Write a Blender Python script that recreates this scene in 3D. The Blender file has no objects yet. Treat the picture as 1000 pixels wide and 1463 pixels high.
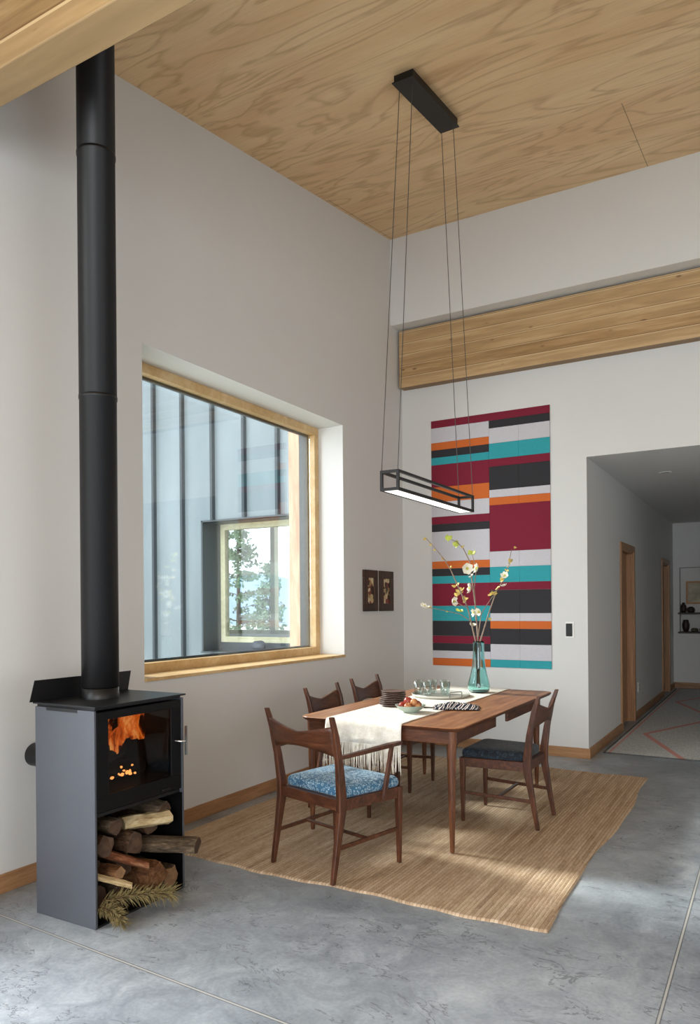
import bpy, bmesh, math, random
from mathutils import Vector, Matrix, Quaternion, noise
random.seed(7)
PI = math.pi
sc = bpy.context.scene
COL = sc.collection

# ------------------------------------------------------------------ colour / material helpers
def lin(h):
    h = h.lstrip('#')
    o = []
    for i in (0, 2, 4):
        c = int(h[i:i+2], 16) / 255
        o.append(c / 12.92 if c <= .04045 else ((c + .055) / 1.055) ** 2.4)
    return (*o, 1)

def newmat(name):
    m = bpy.data.materials.new(name); m.use_nodes = True
    nt = m.node_tree
    b = nt.nodes['Principled BSDF']
    return m, nt, b

def node(nt, t, ins=None, **kw):
    n = nt.nodes.new(t)
    for k, v in kw.items(): setattr(n, k, v)
    for k, v in (ins or {}).items():
        if hasattr(v, 'is_output'): nt.links.new(v, n.inputs[k])
        else: n.inputs[k].default_value = v
    return n

def ramp(nt, fac, stops, interp='LINEAR'):
    r = nt.nodes.new('ShaderNodeValToRGB'); nt.links.new(fac, r.inputs[0])
    r.color_ramp.interpolation = interp
    e = r.color_ramp.elements
    e[0].position, e[0].color = stops[0]; e[1].position, e[1].color = stops[-1]
    for p, c in stops[1:-1]:
        x = e.new(p); x.color = c
    return r.outputs[0]

def coords(nt, scale=(1, 1, 1), rot=(0, 0, 0), loc=(0, 0, 0), kind='Object'):
    tc = nt.nodes.new('ShaderNodeTexCoord')
    mp = node(nt, 'ShaderNodeMapping', {'Vector': tc.outputs[kind], 'Scale': scale, 'Rotation': rot, 'Location': loc})
    return mp.outputs[0]

def noise_tex(nt, vec, scale, detail=4, rough=.5, dist=0):
    n = node(nt, 'ShaderNodeTexNoise', {'Vector': vec, 'Scale': scale, 'Detail': detail, 'Roughness': rough, 'Distortion': dist})
    return n.outputs[0]

def math_n(nt, op, a, b=None, clamp=False):
    n = nt.nodes.new('ShaderNodeMath'); n.operation = op; n.use_clamp = clamp
    for i, v in enumerate((a, b)):
        if v is None: continue
        if hasattr(v, 'is_output'): nt.links.new(v, n.inputs[i])
        else: n.inputs[i].default_value = v
    return n.outputs[0]

def mixc(nt, fac, a, b, mode='MIX'):
    n = nt.nodes.new('ShaderNodeMix'); n.data_type = 'RGBA'; n.blend_type = mode
    for s, v in ((n.inputs[0], fac), (n.inputs[6], a), (n.inputs[7], b)):
        if hasattr(v, 'is_output'): nt.links.new(v, s)
        else: s.default_value = v
    return n.outputs[2]

def bump(nt, b, h, strength=.3, dist=.01):
    n = node(nt, 'ShaderNodeBump', {'Height': h, 'Strength': strength, 'Distance': dist})
    nt.links.new(n.outputs[0], b.inputs['Normal'])

def plain(name, col, rough=.5, metal=0, var=.06, vscale=6, bmp=0, spec=.5):
    m, nt, b = newmat(name)
    v = coords(nt)
    n = noise_tex(nt, v, vscale, 3)
    c = lin(col) if isinstance(col, str) else col
    lo = tuple(x * (1 - var) for x in c[:3]) + (1,); hi = tuple(min(1, x * (1 + var)) for x in c[:3]) + (1,)
    nt.links.new(ramp(nt, n, [(.3, lo), (.7, hi)]), b.inputs['Base Color'])
    b.inputs['Roughness'].default_value = rough; b.inputs['Metallic'].default_value = metal
    b.inputs['Specular IOR Level'].default_value = spec
    if bmp: bump(nt, b, noise_tex(nt, v, vscale * 25, 4), bmp, .002)
    return m

def wood(name, dark, mid, light, scale=(1, 1, 1), freq=14, rough=.42, bmp=.08, spec=.4):
    """long-grain timber; the axis with the smallest scale runs along the grain"""
    m, nt, b = newmat(name)
    v = coords(nt, scale)
    n1 = noise_tex(nt, v, freq, 6, .62, .6)
    n2 = noise_tex(nt, v, freq * 6, 3, .5)
    f = math_n(nt, 'ADD', math_n(nt, 'MULTIPLY', n1, .75), math_n(nt, 'MULTIPLY', n2, .25))
    c = ramp(nt, f, [(.34, lin(dark)), (.5, lin(mid)), (.66, lin(light))])
    nt.links.new(c, b.inputs['Base Color'])
    b.inputs['Roughness'].default_value = rough; b.inputs['Specular IOR Level'].default_value = spec
    bump(nt, b, f, bmp, .004)
    return m

def emission(name, col, s):
    m, nt, b = newmat(name)
    b.inputs['Base Color'].default_value = lin(col)
    b.inputs['Emission Color'].default_value = lin(col); b.inputs['Emission Strength'].default_value = s
    return m

# ------------------------------------------------------------------ mesh builder
class MB:
    def __init__(s): s.v = []; s.f = []; s.m = []; s.sm = []
    def add(s, vs, fs, mi=0, smooth=False, M=None):
        b = len(s.v)
        s.v += [tuple(M @ Vector(p)) if M else tuple(p) for p in vs]
        for f in fs:
            s.f.append([b + i for i in f]); s.m.append(mi); s.sm.append(smooth)
        return s
    def box(s, lo, hi, mi=0, M=None):
        x0, y0, z0 = lo; x1, y1, z1 = hi
        return s.add([(x0,y0,z0),(x1,y0,z0),(x1,y1,z0),(x0,y1,z0),(x0,y0,z1),(x1,y0,z1),(x1,y1,z1),(x0,y1,z1)],
                     [(0,3,2,1),(4,5,6,7),(0,1,5,4),(1,2,6,5),(2,3,7,6),(3,0,4,7)], mi, False, M)
    def bar(s, a, b, w, d, up=(0,0,1), w2=None, d2=None, mi=0):
        """box from a to b; w across, d along up"""
        a, b = Vector(a), Vector(b); t = (b - a).normalized()
        r = t.cross(Vector(up)).normalized(); u = r.cross(t)
        w2 = w2 or w; d2 = d2 or d
        vs = []
        for p, ww, dd in ((a, w, d), (b, w2, d2)):
            for sx, sy in ((-1,-1),(1,-1),(1,1),(-1,1)): vs.append(p + r*sx*ww/2 + u*sy*dd/2)
        return s.add(vs, [(0,1,2,3),(7,6,5,4),(0,4,5,1),(1,5,6,2),(2,6,7,3),(3,7,4,0)], mi)
    def tube(s, pts, rad, n=10, mi=0, cap=True, smooth=True):
        pts = [Vector(p) for p in pts]
        if not hasattr(rad, '__len__'): rad = [rad] * len(pts)
        vs, fs = [], []
        prev = None
        for i, p in enumerate(pts):
            t = (pts[min(i+1, len(pts)-1)] - pts[max(i-1, 0)]).normalized()
            if prev is None:
                prev = t.orthogonal().normalized()
            u = (prev - t * prev.dot(t))
            u = u.normalized() if u.length > 1e-6 else t.orthogonal().normalized()
            prev = u; w = t.cross(u)
            for k in range(n):
                a = 2*PI*k/n
                vs.append(p + (u*math.cos(a) + w*math.sin(a)) * rad[i])
        for i in range(len(pts)-1):
            for k in range(n):
                k2 = (k+1) % n
                fs.append((i*n+k, i*n+k2, (i+1)*n+k2, (i+1)*n+k))
        s.add(vs, fs, mi, smooth)
        if cap:
            s.add(vs[:n], [tuple(range(n))[::-1]], mi); s.add(vs[-n:], [tuple(range(n))], mi)
        return s
    def lathe(s, prof, n=32, c=(0,0,0), mi=0, smooth=True, sx=1, sy=1):
        vs, fs = [], []
        for r, z in prof:
            for k in range(n):
                a = 2*PI*k/n
                vs.append((c[0]+r*math.cos(a)*sx, c[1]+r*math.sin(a)*sy, c[2]+z))
        for i in range(len(prof)-1):
            for k in range(n):
                k2 = (k+1) % n
                fs.append((i*n+k, i*n+k2, (i+1)*n+k2, (i+1)*n+k))
        return s.add(vs, fs, mi, smooth)
    def loft(s, rings, mi=0, smooth=False, cap=True):
        n = len(rings[0]); vs = [p for r in rings for p in r]; fs = []
        for i in range(len(rings)-1):
            for k in range(n):
                k2 = (k+1) % n
                fs.append((i*n+k, i*n+k2, (i+1)*n+k2, (i+1)*n+k))
        if cap: fs += [tuple(range(n))[::-1], tuple(range((len(rings)-1)*n, len(rings)*n))]
        return s.add(vs, fs, mi, smooth)
    def grid(s, fn, nu, nv, mi=0, smooth=True):
        vs = [fn(i/nu, j/nv) for j in range(nv+1) for i in range(nu+1)]
        fs = [(j*(nu+1)+i, j*(nu+1)+i+1, (j+1)*(nu+1)+i+1, (j+1)*(nu+1)+i) for j in range(nv) for i in range(nu)]
        return s.add(vs, fs, mi, smooth)
    def build(s, name, mats, parent=None, bevel=0, solid=0, label=None, merge=False, loc=None, seg=2, autos=False):
        me = bpy.data.meshes.new(name)
        me.from_pydata([tuple(p) for p in s.v], [], s.f)
        mats = mats if isinstance(mats, (list, tuple)) else [mats]
        for m in mats: me.materials.append(m)
        me.polygons.foreach_set('material_index', s.m)
        me.polygons.foreach_set('use_smooth', s.sm)
        bm = bmesh.new(); bm.from_mesh(me)
        if merge: bmesh.ops.remove_doubles(bm, verts=bm.verts, dist=1e-5)
        bmesh.ops.recalc_face_normals(bm, faces=bm.faces)
        bm.to_mesh(me); bm.free(); me.update()
        o = bpy.data.objects.new(name, me); COL.objects.link(o)
        if parent: o.parent = parent
        if loc: o.location = loc
        if solid:
            md = o.modifiers.new('solid', 'SOLIDIFY'); md.thickness = solid; md.offset = 0
        if bevel:
            md = o.modifiers.new('bevel', 'BEVEL'); md.width = bevel; md.segments = seg; md.limit_method = 'ANGLE'; md.angle_limit = .7
            md.harden_normals = False
        if label: o['label'] = label
        return o

def tag(o, label, cat, group=None, kind=None):
    o['label'] = label; o['category'] = cat
    if group: o['group'] = group
    if kind: o['kind'] = kind
    return o
def thing(name, label, cat, loc=(0,0,0), rz=0, group=None):
    o = bpy.data.objects.new(name, None); COL.objects.link(o)
    o.empty_display_size = .1; o.location = loc; o.rotation_euler = (0, 0, rz)
    return tag(o, label, cat, group)
def struct(o):
    o['kind'] = 'structure'; return o
def dup(root, loc, rz, label, group=None):
    r = root.copy(); COL.objects.link(r); r.location = loc; r.rotation_euler = (0, 0, rz); r['label'] = label
    if group: r['group'] = group
    for ch in list(root.children):
        c = ch.copy(); COL.objects.link(c); c.parent = r
        for g in ch.children:
            d = g.copy(); COL.objects.link(d); d.parent = c
    return r

# ------------------------------------------------------------------ materials
WALL = plain('wall_paint', '#d8d8d6', .75, var=.01, vscale=2, bmp=.02)
DIM = plain('warm_dark_wall', '#8b7d6c', .7)
WHITE = plain('white_paint', '#efefec', .6, var=.01)

def concrete():
    m, nt, b = newmat('polished_concrete')
    v = coords(nt)
    n1 = noise_tex(nt, v, .9, 6, .62, .8)
    n2 = noise_tex(nt, v, 5, 8, .68, 1.2)
    n3 = noise_tex(nt, v, 60, 3)
    f = math_n(nt, 'ADD', math_n(nt, 'MULTIPLY', n1, .45), math_n(nt, 'ADD', math_n(nt, 'MULTIPLY', n2, .42), math_n(nt, 'MULTIPLY', n3, .13)))
    c = ramp(nt, f, [(.33, lin('#646c73')), (.5, lin('#9098a0')), (.66, lin('#b4bcc2'))])
    # trowel arcs: thin dark contour lines of a stretched noise
    vs = coords(nt, (1, 2.2, 1), (0, 0, .5))
    t = noise_tex(nt, vs, 2.2, 5, .6, 1.5)
    cl = math_n(nt, 'ABSOLUTE', math_n(nt, 'SUBTRACT', t, .5))
    line = math_n(nt, 'LESS_THAN', cl, .008)
    patch = math_n(nt, 'GREATER_THAN', noise_tex(nt, v, 3.1, 4), .51)
    c = mixc(nt, math_n(nt, 'MULTIPLY', math_n(nt, 'MULTIPLY', line, patch), .5), c, lin('#4a4c50'))
    # dark flecks
    vo = node(nt, 'ShaderNodeTexVoronoi', {'Vector': v, 'Scale': 13})
    fl = math_n(nt, 'LESS_THAN', vo.outputs['Distance'], .05)
    sel = math_n(nt, 'GREATER_THAN', noise_tex(nt, v, 4.3, 2), .53)
    c = mixc(nt, math_n(nt, 'MULTIPLY', math_n(nt, 'MULTIPLY', fl, sel), .6), c, lin('#4b4c50'))
    # saw-cut joints at fixed places of the slab
    sx = node(nt, 'ShaderNodeSeparateXYZ', {0: v})
    x, y = sx.outputs[0], sx.outputs[1]
    j1 = math_n(nt, 'ABSOLUTE', math_n(nt, 'ADD', math_n(nt, 'ADD', y, 4.83), math_n(nt, 'MULTIPLY', x, .053)))
    j2 = math_n(nt, 'ABSOLUTE', math_n(nt, 'SUBTRACT', x, 3.03))
    j3 = math_n(nt, 'ABSOLUTE', math_n(nt, 'ADD', y, 2.44))
    hair = math_n(nt, 'LESS_THAN', j3, .004)
    c = mixc(nt, math_n(nt, 'MULTIPLY', hair, .22), c, lin('#54565a'))
    for j in (j1, j2):
        c = mixc(nt, math_n(nt, 'MULTIPLY', math_n(nt, 'LESS_THAN', j, .0085), .65), c, lin('#505254'))
        c = mixc(nt, math_n(nt, 'MULTIPLY', math_n(nt, 'LESS_THAN', j, .004), .9), c, lin('#b9b9b4'))
    nt.links.new(c, b.inputs['Base Color'])
    nt.links.new(ramp(nt, n2, [(.3, (.26,)*3+(1,)), (.7, (.46,)*3+(1,))]), b.inputs['Roughness'])
    b.inputs['Specular IOR Level'].default_value = .5
    bump(nt, b, f, .03, .01)
    return m
CONC = concrete()

def plywood():
    m, nt, b = newmat('fir_plywood')
    v = coords(nt, (.42, 1.7, 1), (0, 0, -.06))
    big = noise_tex(nt, v, 1.35, 3, .5, .9)
    wav = math_n(nt, 'SINE', math_n(nt, 'MULTIPLY', big, 52))
    l = math_n(nt, 'POWER', math_n(nt, 'ADD', math_n(nt, 'MULTIPLY', wav, .5), .5), 5.0)
    v2 = coords(nt, (1.3, 22, 1), (0, 0, -.06))
    fine = noise_tex(nt, v2, 3.2, 6, .65, .3)
    v3 = coords(nt, (.7, 3, 1))
    tone = noise_tex(nt, v3, 1.3, 4)
    c = ramp(nt, tone, [(.3, lin('#d8b283')), (.7, lin('#e6c89b'))])
    c = mixc(nt, math_n(nt, 'MULTIPLY', l, math_n(nt, 'MULTIPLY', fine, .85)), c, lin('#a67c52'))
    c = mixc(nt, ramp(nt, fine, [(.45, (0,0,0,1)), (.75, (.32,)*3+(1,))]), c, lin('#b48e60'))
    sx = node(nt, 'ShaderNodeSeparateXYZ', {0: coords(nt)})
    for k in (2.47, 4.91, .03):
        d = math_n(nt, 'ABSOLUTE', math_n(nt, 'SUBTRACT', sx.outputs[0], k))
        near = math_n(nt, 'GREATER_THAN', sx.outputs[1], -1.5)
        c = mixc(nt, math_n(nt, 'MULTIPLY', math_n(nt, 'MULTIPLY', math_n(nt, 'LESS_THAN', d, .003), near), .7), c, lin('#5a4028'))
    d = math_n(nt, 'ABSOLUTE', math_n(nt, 'ADD', sx.outputs[1], 1.5))
    c = mixc(nt, math_n(nt, 'MULTIPLY', math_n(nt, 'LESS_THAN', d, .002), .25), c, lin('#6a4c2c'))
    nt.links.new(c, b.inputs['Base Color']); b.inputs['Roughness'].default_value = .55
    bump(nt, b, fine, .05, .004)
    return m
PLY = plywood()

def glulam(name, lam, cols):
    m, nt, b = newmat(name)
    v0 = coords(nt)
    s = node(nt, 'ShaderNodeSeparateXYZ', {0: v0})
    lamf = math_n(nt, 'FLOOR', math_n(nt, 'DIVIDE', s.outputs[2], lam))
    w0 = node(nt, 'ShaderNodeTexWhiteNoise', {'W': lamf}, noise_dimensions='1D')
    shift = node(nt, 'ShaderNodeCombineXYZ', {0: math_n(nt, 'MULTIPLY', w0.outputs[0], 37.0), 1: math_n(nt, 'MULTIPLY', lamf, 1.3), 2: 0.0})
    vv = node(nt, 'ShaderNodeVectorMath', {0: v0, 1: shift.outputs[0]}, operation='ADD')
    mp = node(nt, 'ShaderNodeMapping', {'Vector': vv.outputs[0], 'Scale': (.55, 6, 9)})
    n = noise_tex(nt, mp.outputs[0], 2.2, 6, .62, .5)
    c = ramp(nt, n, [(.3, lin(cols[0])), (.5, lin(cols[1])), (.7, lin(cols[2]))])
    wn = node(nt, 'ShaderNodeTexWhiteNoise', {'W': lamf}, noise_dimensions='1D')
    c = mixc(nt, math_n(nt, 'MULTIPLY', wn.outputs[0], .6), c, lin(cols[2]))
    fr = math_n(nt, 'FRACT', math_n(nt, 'DIVIDE', s.outputs[2], lam))
    c = mixc(nt, math_n(nt, 'MULTIPLY', math_n(nt, 'LESS_THAN', fr, .045), .75), c, lin('#6b4c2b'))
    c = mixc(nt, math_n(nt, 'MULTIPLY', math_n(nt, 'GREATER_THAN', fr, .93), .5), c, lin('#e6cfa4'))
    # knots
    mk = node(nt, 'ShaderNodeMapping', {'Vector': vv.outputs[0], 'Scale': (2.6, 1, 7)})
    vo = node(nt, 'ShaderNodeTexVoronoi', {'Vector': mk.outputs[0], 'Scale': 1.25})
    k = ramp(nt, vo.outputs['Distance'], [(.05, (.75,)*3+(1,)), (.11, (0,0,0,1))])
    c = mixc(nt, k, c, lin('#5b3a1c'))
    nt.links.new(c, b.inputs['Base Color']); b.inputs['Roughness'].default_value = .5
    return m
GLU = glulam('glulam', .115, ('#86643d', '#ab8759', '#cdaf84'))
GLU2 = glulam('glulam_pale', .19, ('#7a6140', '#8f744e', '#a88c65'))
TRIMW = wood('fir_trim', '#9a6b40', '#b58455', '#c79a6a', (.6, .6, 4), 5, .45)
TRIMY = wood('fir_trim_side', '#9a6b40', '#b58455', '#c79a6a', (4, .6, 4), 5, .45)
BASEB = wood('fir_baseboard', '#8a6242', '#a47a55', '#b68c64', (.5, .5, 6), 5, .45)
FIRWIN = wood('fir_window', '#bd9964', '#cfae7c', '#ddc295', (.7, .7, .7), 7, .4)
DOORW = wood('fir_door', '#8d6443', '#a67b56', '#b88d67', (5, 5, .35), 5, .4)

WAL = wood('walnut_chair', '#2f1a10', '#4e2c1b', '#693e27', (5, 5, .7), 7, .36, spec=.5)
WALH = wood('walnut_rail', '#2f1a10', '#4e2c1b', '#693e27', (.8, 5, 5), 7, .36, spec=.5)
TBLTOP = wood('walnut_top', '#6a432b', '#8f5f3f', '#ac7b55', (5.5, .55, 3), 4, .36, spec=.45)
TBLEDGE = wood('walnut_apron', '#3a2116', '#56321f', '#6c432b', (1.2, 1.2, 8), 5, .4)
TBLLEG = wood('walnut_leg', '#43281a', '#643d27', '#7f5236', (6, 6, .6), 7, .36)

STEEL_SIDE = plain('stove_steel_lit', '#50535a', .48, .25, .04, 3)  # black steel greyed; the light on the side face is in its colour
DOORB = plain('stove_door_black', '#08080a', .4, 0, .1, spec=.25)
STEEL_BLK = plain('stove_steel_black', '#141416', .42, .2, .1)
STEEL_TOP = plain('stove_top_plate', '#1d1e21', .38, .3, .08)
PIPEM = plain('flue_black', '#0f0f11', .45, .2, .08)
CHROME = plain('brushed_steel', '#b7b7b5', .25, 1)
INNER = plain('firebrick_soot', '#17120f', .9, 0, .4, 12)
BLACK = plain('black_powdercoat', '#0a0a0a', .5, 0, .08)
CABLE = plain('cable_grey', '#4b4744', .5)

def glass_pane(name, tint=(1, 1, 1, 1), ior=1.45, refl=1.0):
    m, nt, b = newmat(name); nt.nodes.remove(b)
    out = nt.nodes['Material Output']
    tr = node(nt, 'ShaderNodeBsdfTransparent', {'Color': tint})
    gl = node(nt, 'ShaderNodeBsdfGlossy', {'Color': (1, 1, 1, 1), 'Roughness': .0})
    lwt = node(nt, 'ShaderNodeLayerWeight', {'Blend': .5})
    f0 = ((ior-1)/(ior+1))**2
    fr = math_n(nt, 'ADD', math_n(nt, 'MULTIPLY', math_n(nt, 'POWER', lwt.outputs['Facing'], 5.0), 1-f0), f0)
    mx = node(nt, 'ShaderNodeMixShader', {0: math_n(nt, 'MULTIPLY', fr, refl, True), 1: tr.outputs[0], 2: gl.outputs[0]})
    nt.links.new(mx.outputs[0], out.inputs[0])
    return m
PANE = glass_pane('window_glass', (.93, .96, .96, 1), 1.52, 1.6)
STOVEG = glass_pane('stove_glass', (.62, .58, .54, 1), 1.4, .6)

def clearglass(name, col, rough=.0):
    m, nt, b = newmat(name)
    b.inputs['Base Color'].default_value = col
    b.inputs['Transmission Weight'].default_value = 1
    b.inputs['Roughness'].default_value = rough; b.inputs['IOR'].default_value = 1.45
    return m
TEAL = clearglass('teal_glass', (.58, .88, .86, 1), .02)
CLEAR = glass_pane('drinking_glass', (.9, .94, .93, 1), 1.6, 1.8)

def fabric(name, base, dot, hi, scale=42):
    m, nt, b = newmat(name)
    v = coords(nt)
    vo = node(nt, 'ShaderNodeTexVoronoi', {'Vector': v, 'Scale': scale}, feature='F1')
    d = vo.outputs['Distance']
    # small ring flowers with a dot in the middle
    ring = math_n(nt, 'LESS_THAN', math_n(nt, 'ABSOLUTE', math_n(nt, 'SUBTRACT', d, .42)), .085)
    dotm = math_n(nt, 'LESS_THAN', d, .16)
    n = noise_tex(nt, v, 9, 3)
    c = ramp(nt, n, [(.35, lin(base)), (.7, lin(hi))])
    br = math_n(nt, 'GREATER_THAN', noise_tex(nt, v, 70, 2), .43)
    c = mixc(nt, math_n(nt, 'MULTIPLY', math_n(nt, 'MAXIMUM', math_n(nt, 'MULTIPLY', ring, br), dotm), .8), c, lin(dot))
    nt.links.new(c, b.inputs['Base Color']); b.inputs['Roughness'].default_value = .85
    b.inputs['Sheen Weight'].default_value = .15
    bump(nt, b, noise_tex(nt, v, 400, 2), .15, .001)
    return m
NAVYF_LIT = fabric('flower_fabric_lit', '#2b5878', '#a9c3cf', '#3f7192', 60)  # paler copy of the seat fabric; window light is put into its colour
NAVYF = fabric('navy_fabric', '#10161f', '#2d4250', '#16202b')

def jute():
    m, nt, b = newmat('jute')
    v = coords(nt)
    s = node(nt, 'ShaderNodeSeparateXYZ', {0: v})
    rib = math_n(nt, 'FLOOR', math_n(nt, 'DIVIDE', s.outputs[0], .02))
    w = node(nt, 'ShaderNodeCombineXYZ', {0: rib, 1: math_n(nt, 'MULTIPLY', s.outputs[1], .9), 2: 0.0})
    n1 = noise_tex(nt, w.outputs[0], 1.7, 4, .6)
    vs = coords(nt, (60, 14, 1))
    n2 = noise_tex(nt, vs, 1.6, 4, .7)
    f = math_n(nt, 'ADD', math_n(nt, 'MULTIPLY', n1, .6), math_n(nt, 'MULTIPLY', n2, .4))
    c = ramp(nt, f, [(.3, lin('#8c745d')), (.47, lin('#b59d82')), (.6, lin('#cbb69c')), (.74, lin('#e2d3be'))])
    fr = math_n(nt, 'ABSOLUTE', math_n(nt, 'SUBTRACT', math_n(nt, 'FRACT', math_n(nt, 'DIVIDE', s.outputs[0], .02)), .5))
    c = mixc(nt, ramp(nt, fr, [(.38, (0,0,0,1)), (.5, (.62,)*3+(1,))]), c, lin('#5f4730'))
    nt.links.new(c, b.inputs['Base Color']); b.inputs['Roughness'].default_value = .95
    b.inputs['Specular IOR Level'].default_value = .1
    bump(nt, b, n2, .5, .004)
    return m
JUTE = jute()

def linen():
    m, nt, b = newmat('cream_linen')
    v = coords(nt, (220, 220, 220))
    n = noise_tex(nt, v, 1, 3)
    n2 = noise_tex(nt, coords(nt), 26, 4)
    c = ramp(nt, math_n(nt, 'ADD', math_n(nt, 'MULTIPLY', n, .5), math_n(nt, 'MULTIPLY', n2, .5)), [(.36, lin('#d8d2c4')), (.6, lin('#f1eee6'))])
    nt.links.new(c, b.inputs['Base Color']); b.inputs['Roughness'].default_value = .9
    bump(nt, b, n2, .35, .006)
    return m
LINEN = linen()

# ================================================================== SETTING
F = MB().box((-.5, -10.4, -.2), (8.0, 7.2, 0)).build('floor', CONC); struct(F)

CZ0, CS, CY0 = 5.1736, .1542, -.2515
def ceil_z(y): return CZ0 + CS * (y - CY0)
W0, W1, WZ0, WZ1 = -3.687, -1.238, .971, 3.073          # window in the left wall
V0, V1, VZ0, VZ1 = -9.0, -5.6, .15, 3.1                 # second opening of the left wall, beside the camera
m = MB(); X0 = -.35
def lw(y0, y1, z0, z1): m.box((X0, y0, z0), (0, y1, z1))
lw(-10.2, V0, 0, 5.45); lw(V0, V1, 0, VZ0); lw(V0, V1, VZ1, 5.45); lw(V1, W0, 0, 5.45)
lw(W0, W1, 0, WZ0); lw(W0, W1, WZ1, 5.45); lw(W1, .3, 0, 5.45)
struct(m.build('wall_left', WALL))

HX, HZ = 1.886, 2.794
m = MB()
m.box((0, 0, 0), (HX, .14, 4.3)); m.box((HX, 0, HZ), (3.7, .14, 4.3)); m.box((3.7, 0, 0), (8, .14, 4.3))
struct(m.build('wall_back', WALL))
m = MB().box((0, CY0, 4.2935), (8, .3, 5.5)); struct(m.build('wall_back_upper', WALL))
# ceiling: sloped plywood slab
y0, y1 = -10.2, CY0
o = MB().add([(-.0, y0, ceil_z(y0)), (8, y0, ceil_z(y0)), (8, y1, ceil_z(y1)), (0, y1, ceil_z(y1)),
          (-.0, y0, ceil_z(y0)+.2), (8, y0, ceil_z(y0)+.2), (8, y1, ceil_z(y1)+.2), (0, y1, ceil_z(y1)+.2)],
         [(0,3,2,1),(4,5,6,7),(0,1,5,4),(1,2,6,5),(2,3,7,6),(3,0,4,7)]).build('ceiling', PLY); struct(o)
# right wall and the glazed wall behind the camera (openings only)
m = MB()
RX = 7.2
m.box((RX, -10.2, 0), (RX+.2, -8.2, 5.5)); m.box((RX, -8.2, 2.6), (RX+.2, -4.0, 5.5)); m.box((RX, -4.0, 0), (RX+.2, .3, 5.5))
struct(m.build('wall_right', DIM))
m = MB()
m.box((-.35, -10.4, 0), (.6, -10.2, 4.2)); m.box((.6, -10.4, 3.1), (6.4, -10.2, 4.2)); m.box((6.4, -10.4, 0), (7.4, -10.2, 4.2))
struct(m.build('wall_front', DIM))

# hall
HE = 6.625
D1 = (1.72, 2.52); D2 = (5.2, 5.98); DZ = 2.06
m = MB()
def hl(y0, y1, z0, z1): m.box((HX-.14, y0, z0), (HX, y1, z1))
hl(.14, D1[0], 0, HZ+.1); hl(*D1, DZ, HZ+.1); hl(D1[1], D2[0], 0, HZ+.1); hl(*D2, DZ, HZ+.1); hl(D2[1], HE+.3, 0, HZ+.1)
struct(m.build('wall_hall_left', WALL))
NX0, NZ0, NZ1 = 1.985, .975, 2.04
m = MB()
m.box((HX, HE, 0), (NX0, HE+.3, HZ)); m.box((NX0, HE, 0), (2.75, HE+.3, NZ0-.03)); m.box((NX0, HE, NZ1), (2.75, HE+.3, HZ))
m.box((2.75, HE, 0), (3.7, HE+.3, HZ)); m.box((NX0, HE+.2, NZ0-.03), (2.75, HE+.3, NZ1))
struct(m.build('wall_hall_end', WALL))
struct(MB().box((3.55, .14, 0), (3.7, HE+.3, HZ)).build('wall_hall_right', WALL))
struct(MB().box((HX, .14, HZ), (3.7, HE+.3, HZ+.12)).build('ceiling_hall', WALL))

# baseboards
BH, BT = .095, .016
struct(MB().box((0, -10, 0), (BT, -BT, BH)).build('baseboard_left', BASEB, bevel=.003))
struct(MB().box((0, -BT, 0), (HX, 0, BH)).build('baseboard_back', BASEB, bevel=.003))
m = MB(); m.box((HX, -BT, 0), (HX+BT, D1[0]-.075, BH)); m.box((HX, D1[1]+.075, 0), (HX+BT, D2[0]-.075, BH)); m.box((HX, D2[1]+.075, 0), (HX+BT, HE, BH))
struct(m.build('baseboard_hall_left', BASEB, bevel=.003))
struct(MB().box((HX+BT, HE-BT, 0), (3.55, HE, BH)).build('baseboard_hall_end', BASEB, bevel=.003))

# hall doors: casing, jamb, recessed leaf
for i, (a, b) in enumerate((D1, D2)):
    root = bpy.data.objects.new(f'door_{i+1}', None); COL.objects.link(root); struct(root)
    root.location = (HX, a, 0)
    w = b - a; c = .07
    m = MB()
    m.box((0, -c, 0), (.018, 0, DZ+c)); m.box((0, w, 0), (.018, w+c, DZ+c)); m.box((0, 0, DZ), (.018, w, DZ+c))
    m.build('casing', DOORW, root, bevel=.003)
    m = MB(); m.box((-.14, 0, 0), (0, .02, DZ)); m.box((-.14, w-.02, 0), (0, w, DZ)); m.box((-.14, .02, DZ-.02), (0, w-.02, DZ))
    m.build('jamb', DOORW, root)
    m = MB(); m.box((-.11, .02, .01), (-.07, w-.02, DZ-.02)); m.build('door_leaf', DOORW, root, bevel=.002)

# timber beams
o = MB().box((.028, -.12, 3.685), (7.15, -.003, 4.272)).build('wooden_beam', GLU, bevel=.006)
tag(o, 'knotty glued timber beam running along the white back wall', 'beam')
o = MB().box((.0, -5.062, 3.69), (7.15, -4.905, 4.44)).build('wooden_beam', GLU2, bevel=.006)
tag(o, 'pale overhead timber beam in front of the black flue pipe', 'beam')

# ------------------------------------------------------------------ window_1
win = bpy.data.objects.new('window_1', None); COL.objects.link(win); struct(win); win.location = (-.26, W0, WZ0)
ww, wh = W1 - W0, WZ1 - WZ0
def ring(m, x0, x1, a0, a1, b0, b1, t):
    m.box((x0, a0, b0), (x1, a1, b0+t)); m.box((x0, a0, b1-t), (x1, a1, b1))
    m.box((x0, a0, b0+t), (x1, a0+t, b1-t)); m.box((x0, a1-t, b0+t), (x1, a1, b1-t))
m = MB(); ring(m, -.07, 0, 0, ww, .02, wh, .068); m.build('window_frame', FIRWIN, win, bevel=.004)
DARKM = plain('window_gasket', '#1f2224', .4, .3)
m = MB(); ring(m, -.085, -.07, .03, ww-.03, .05, wh-.03, .055); m.box((-.2, ww-.03, .03), (-.085, ww+.003, wh)); m.box((-.2, 0, wh-.04), (-.085, ww-.03, wh)); m.build('gasket', DARKM, win)
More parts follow.
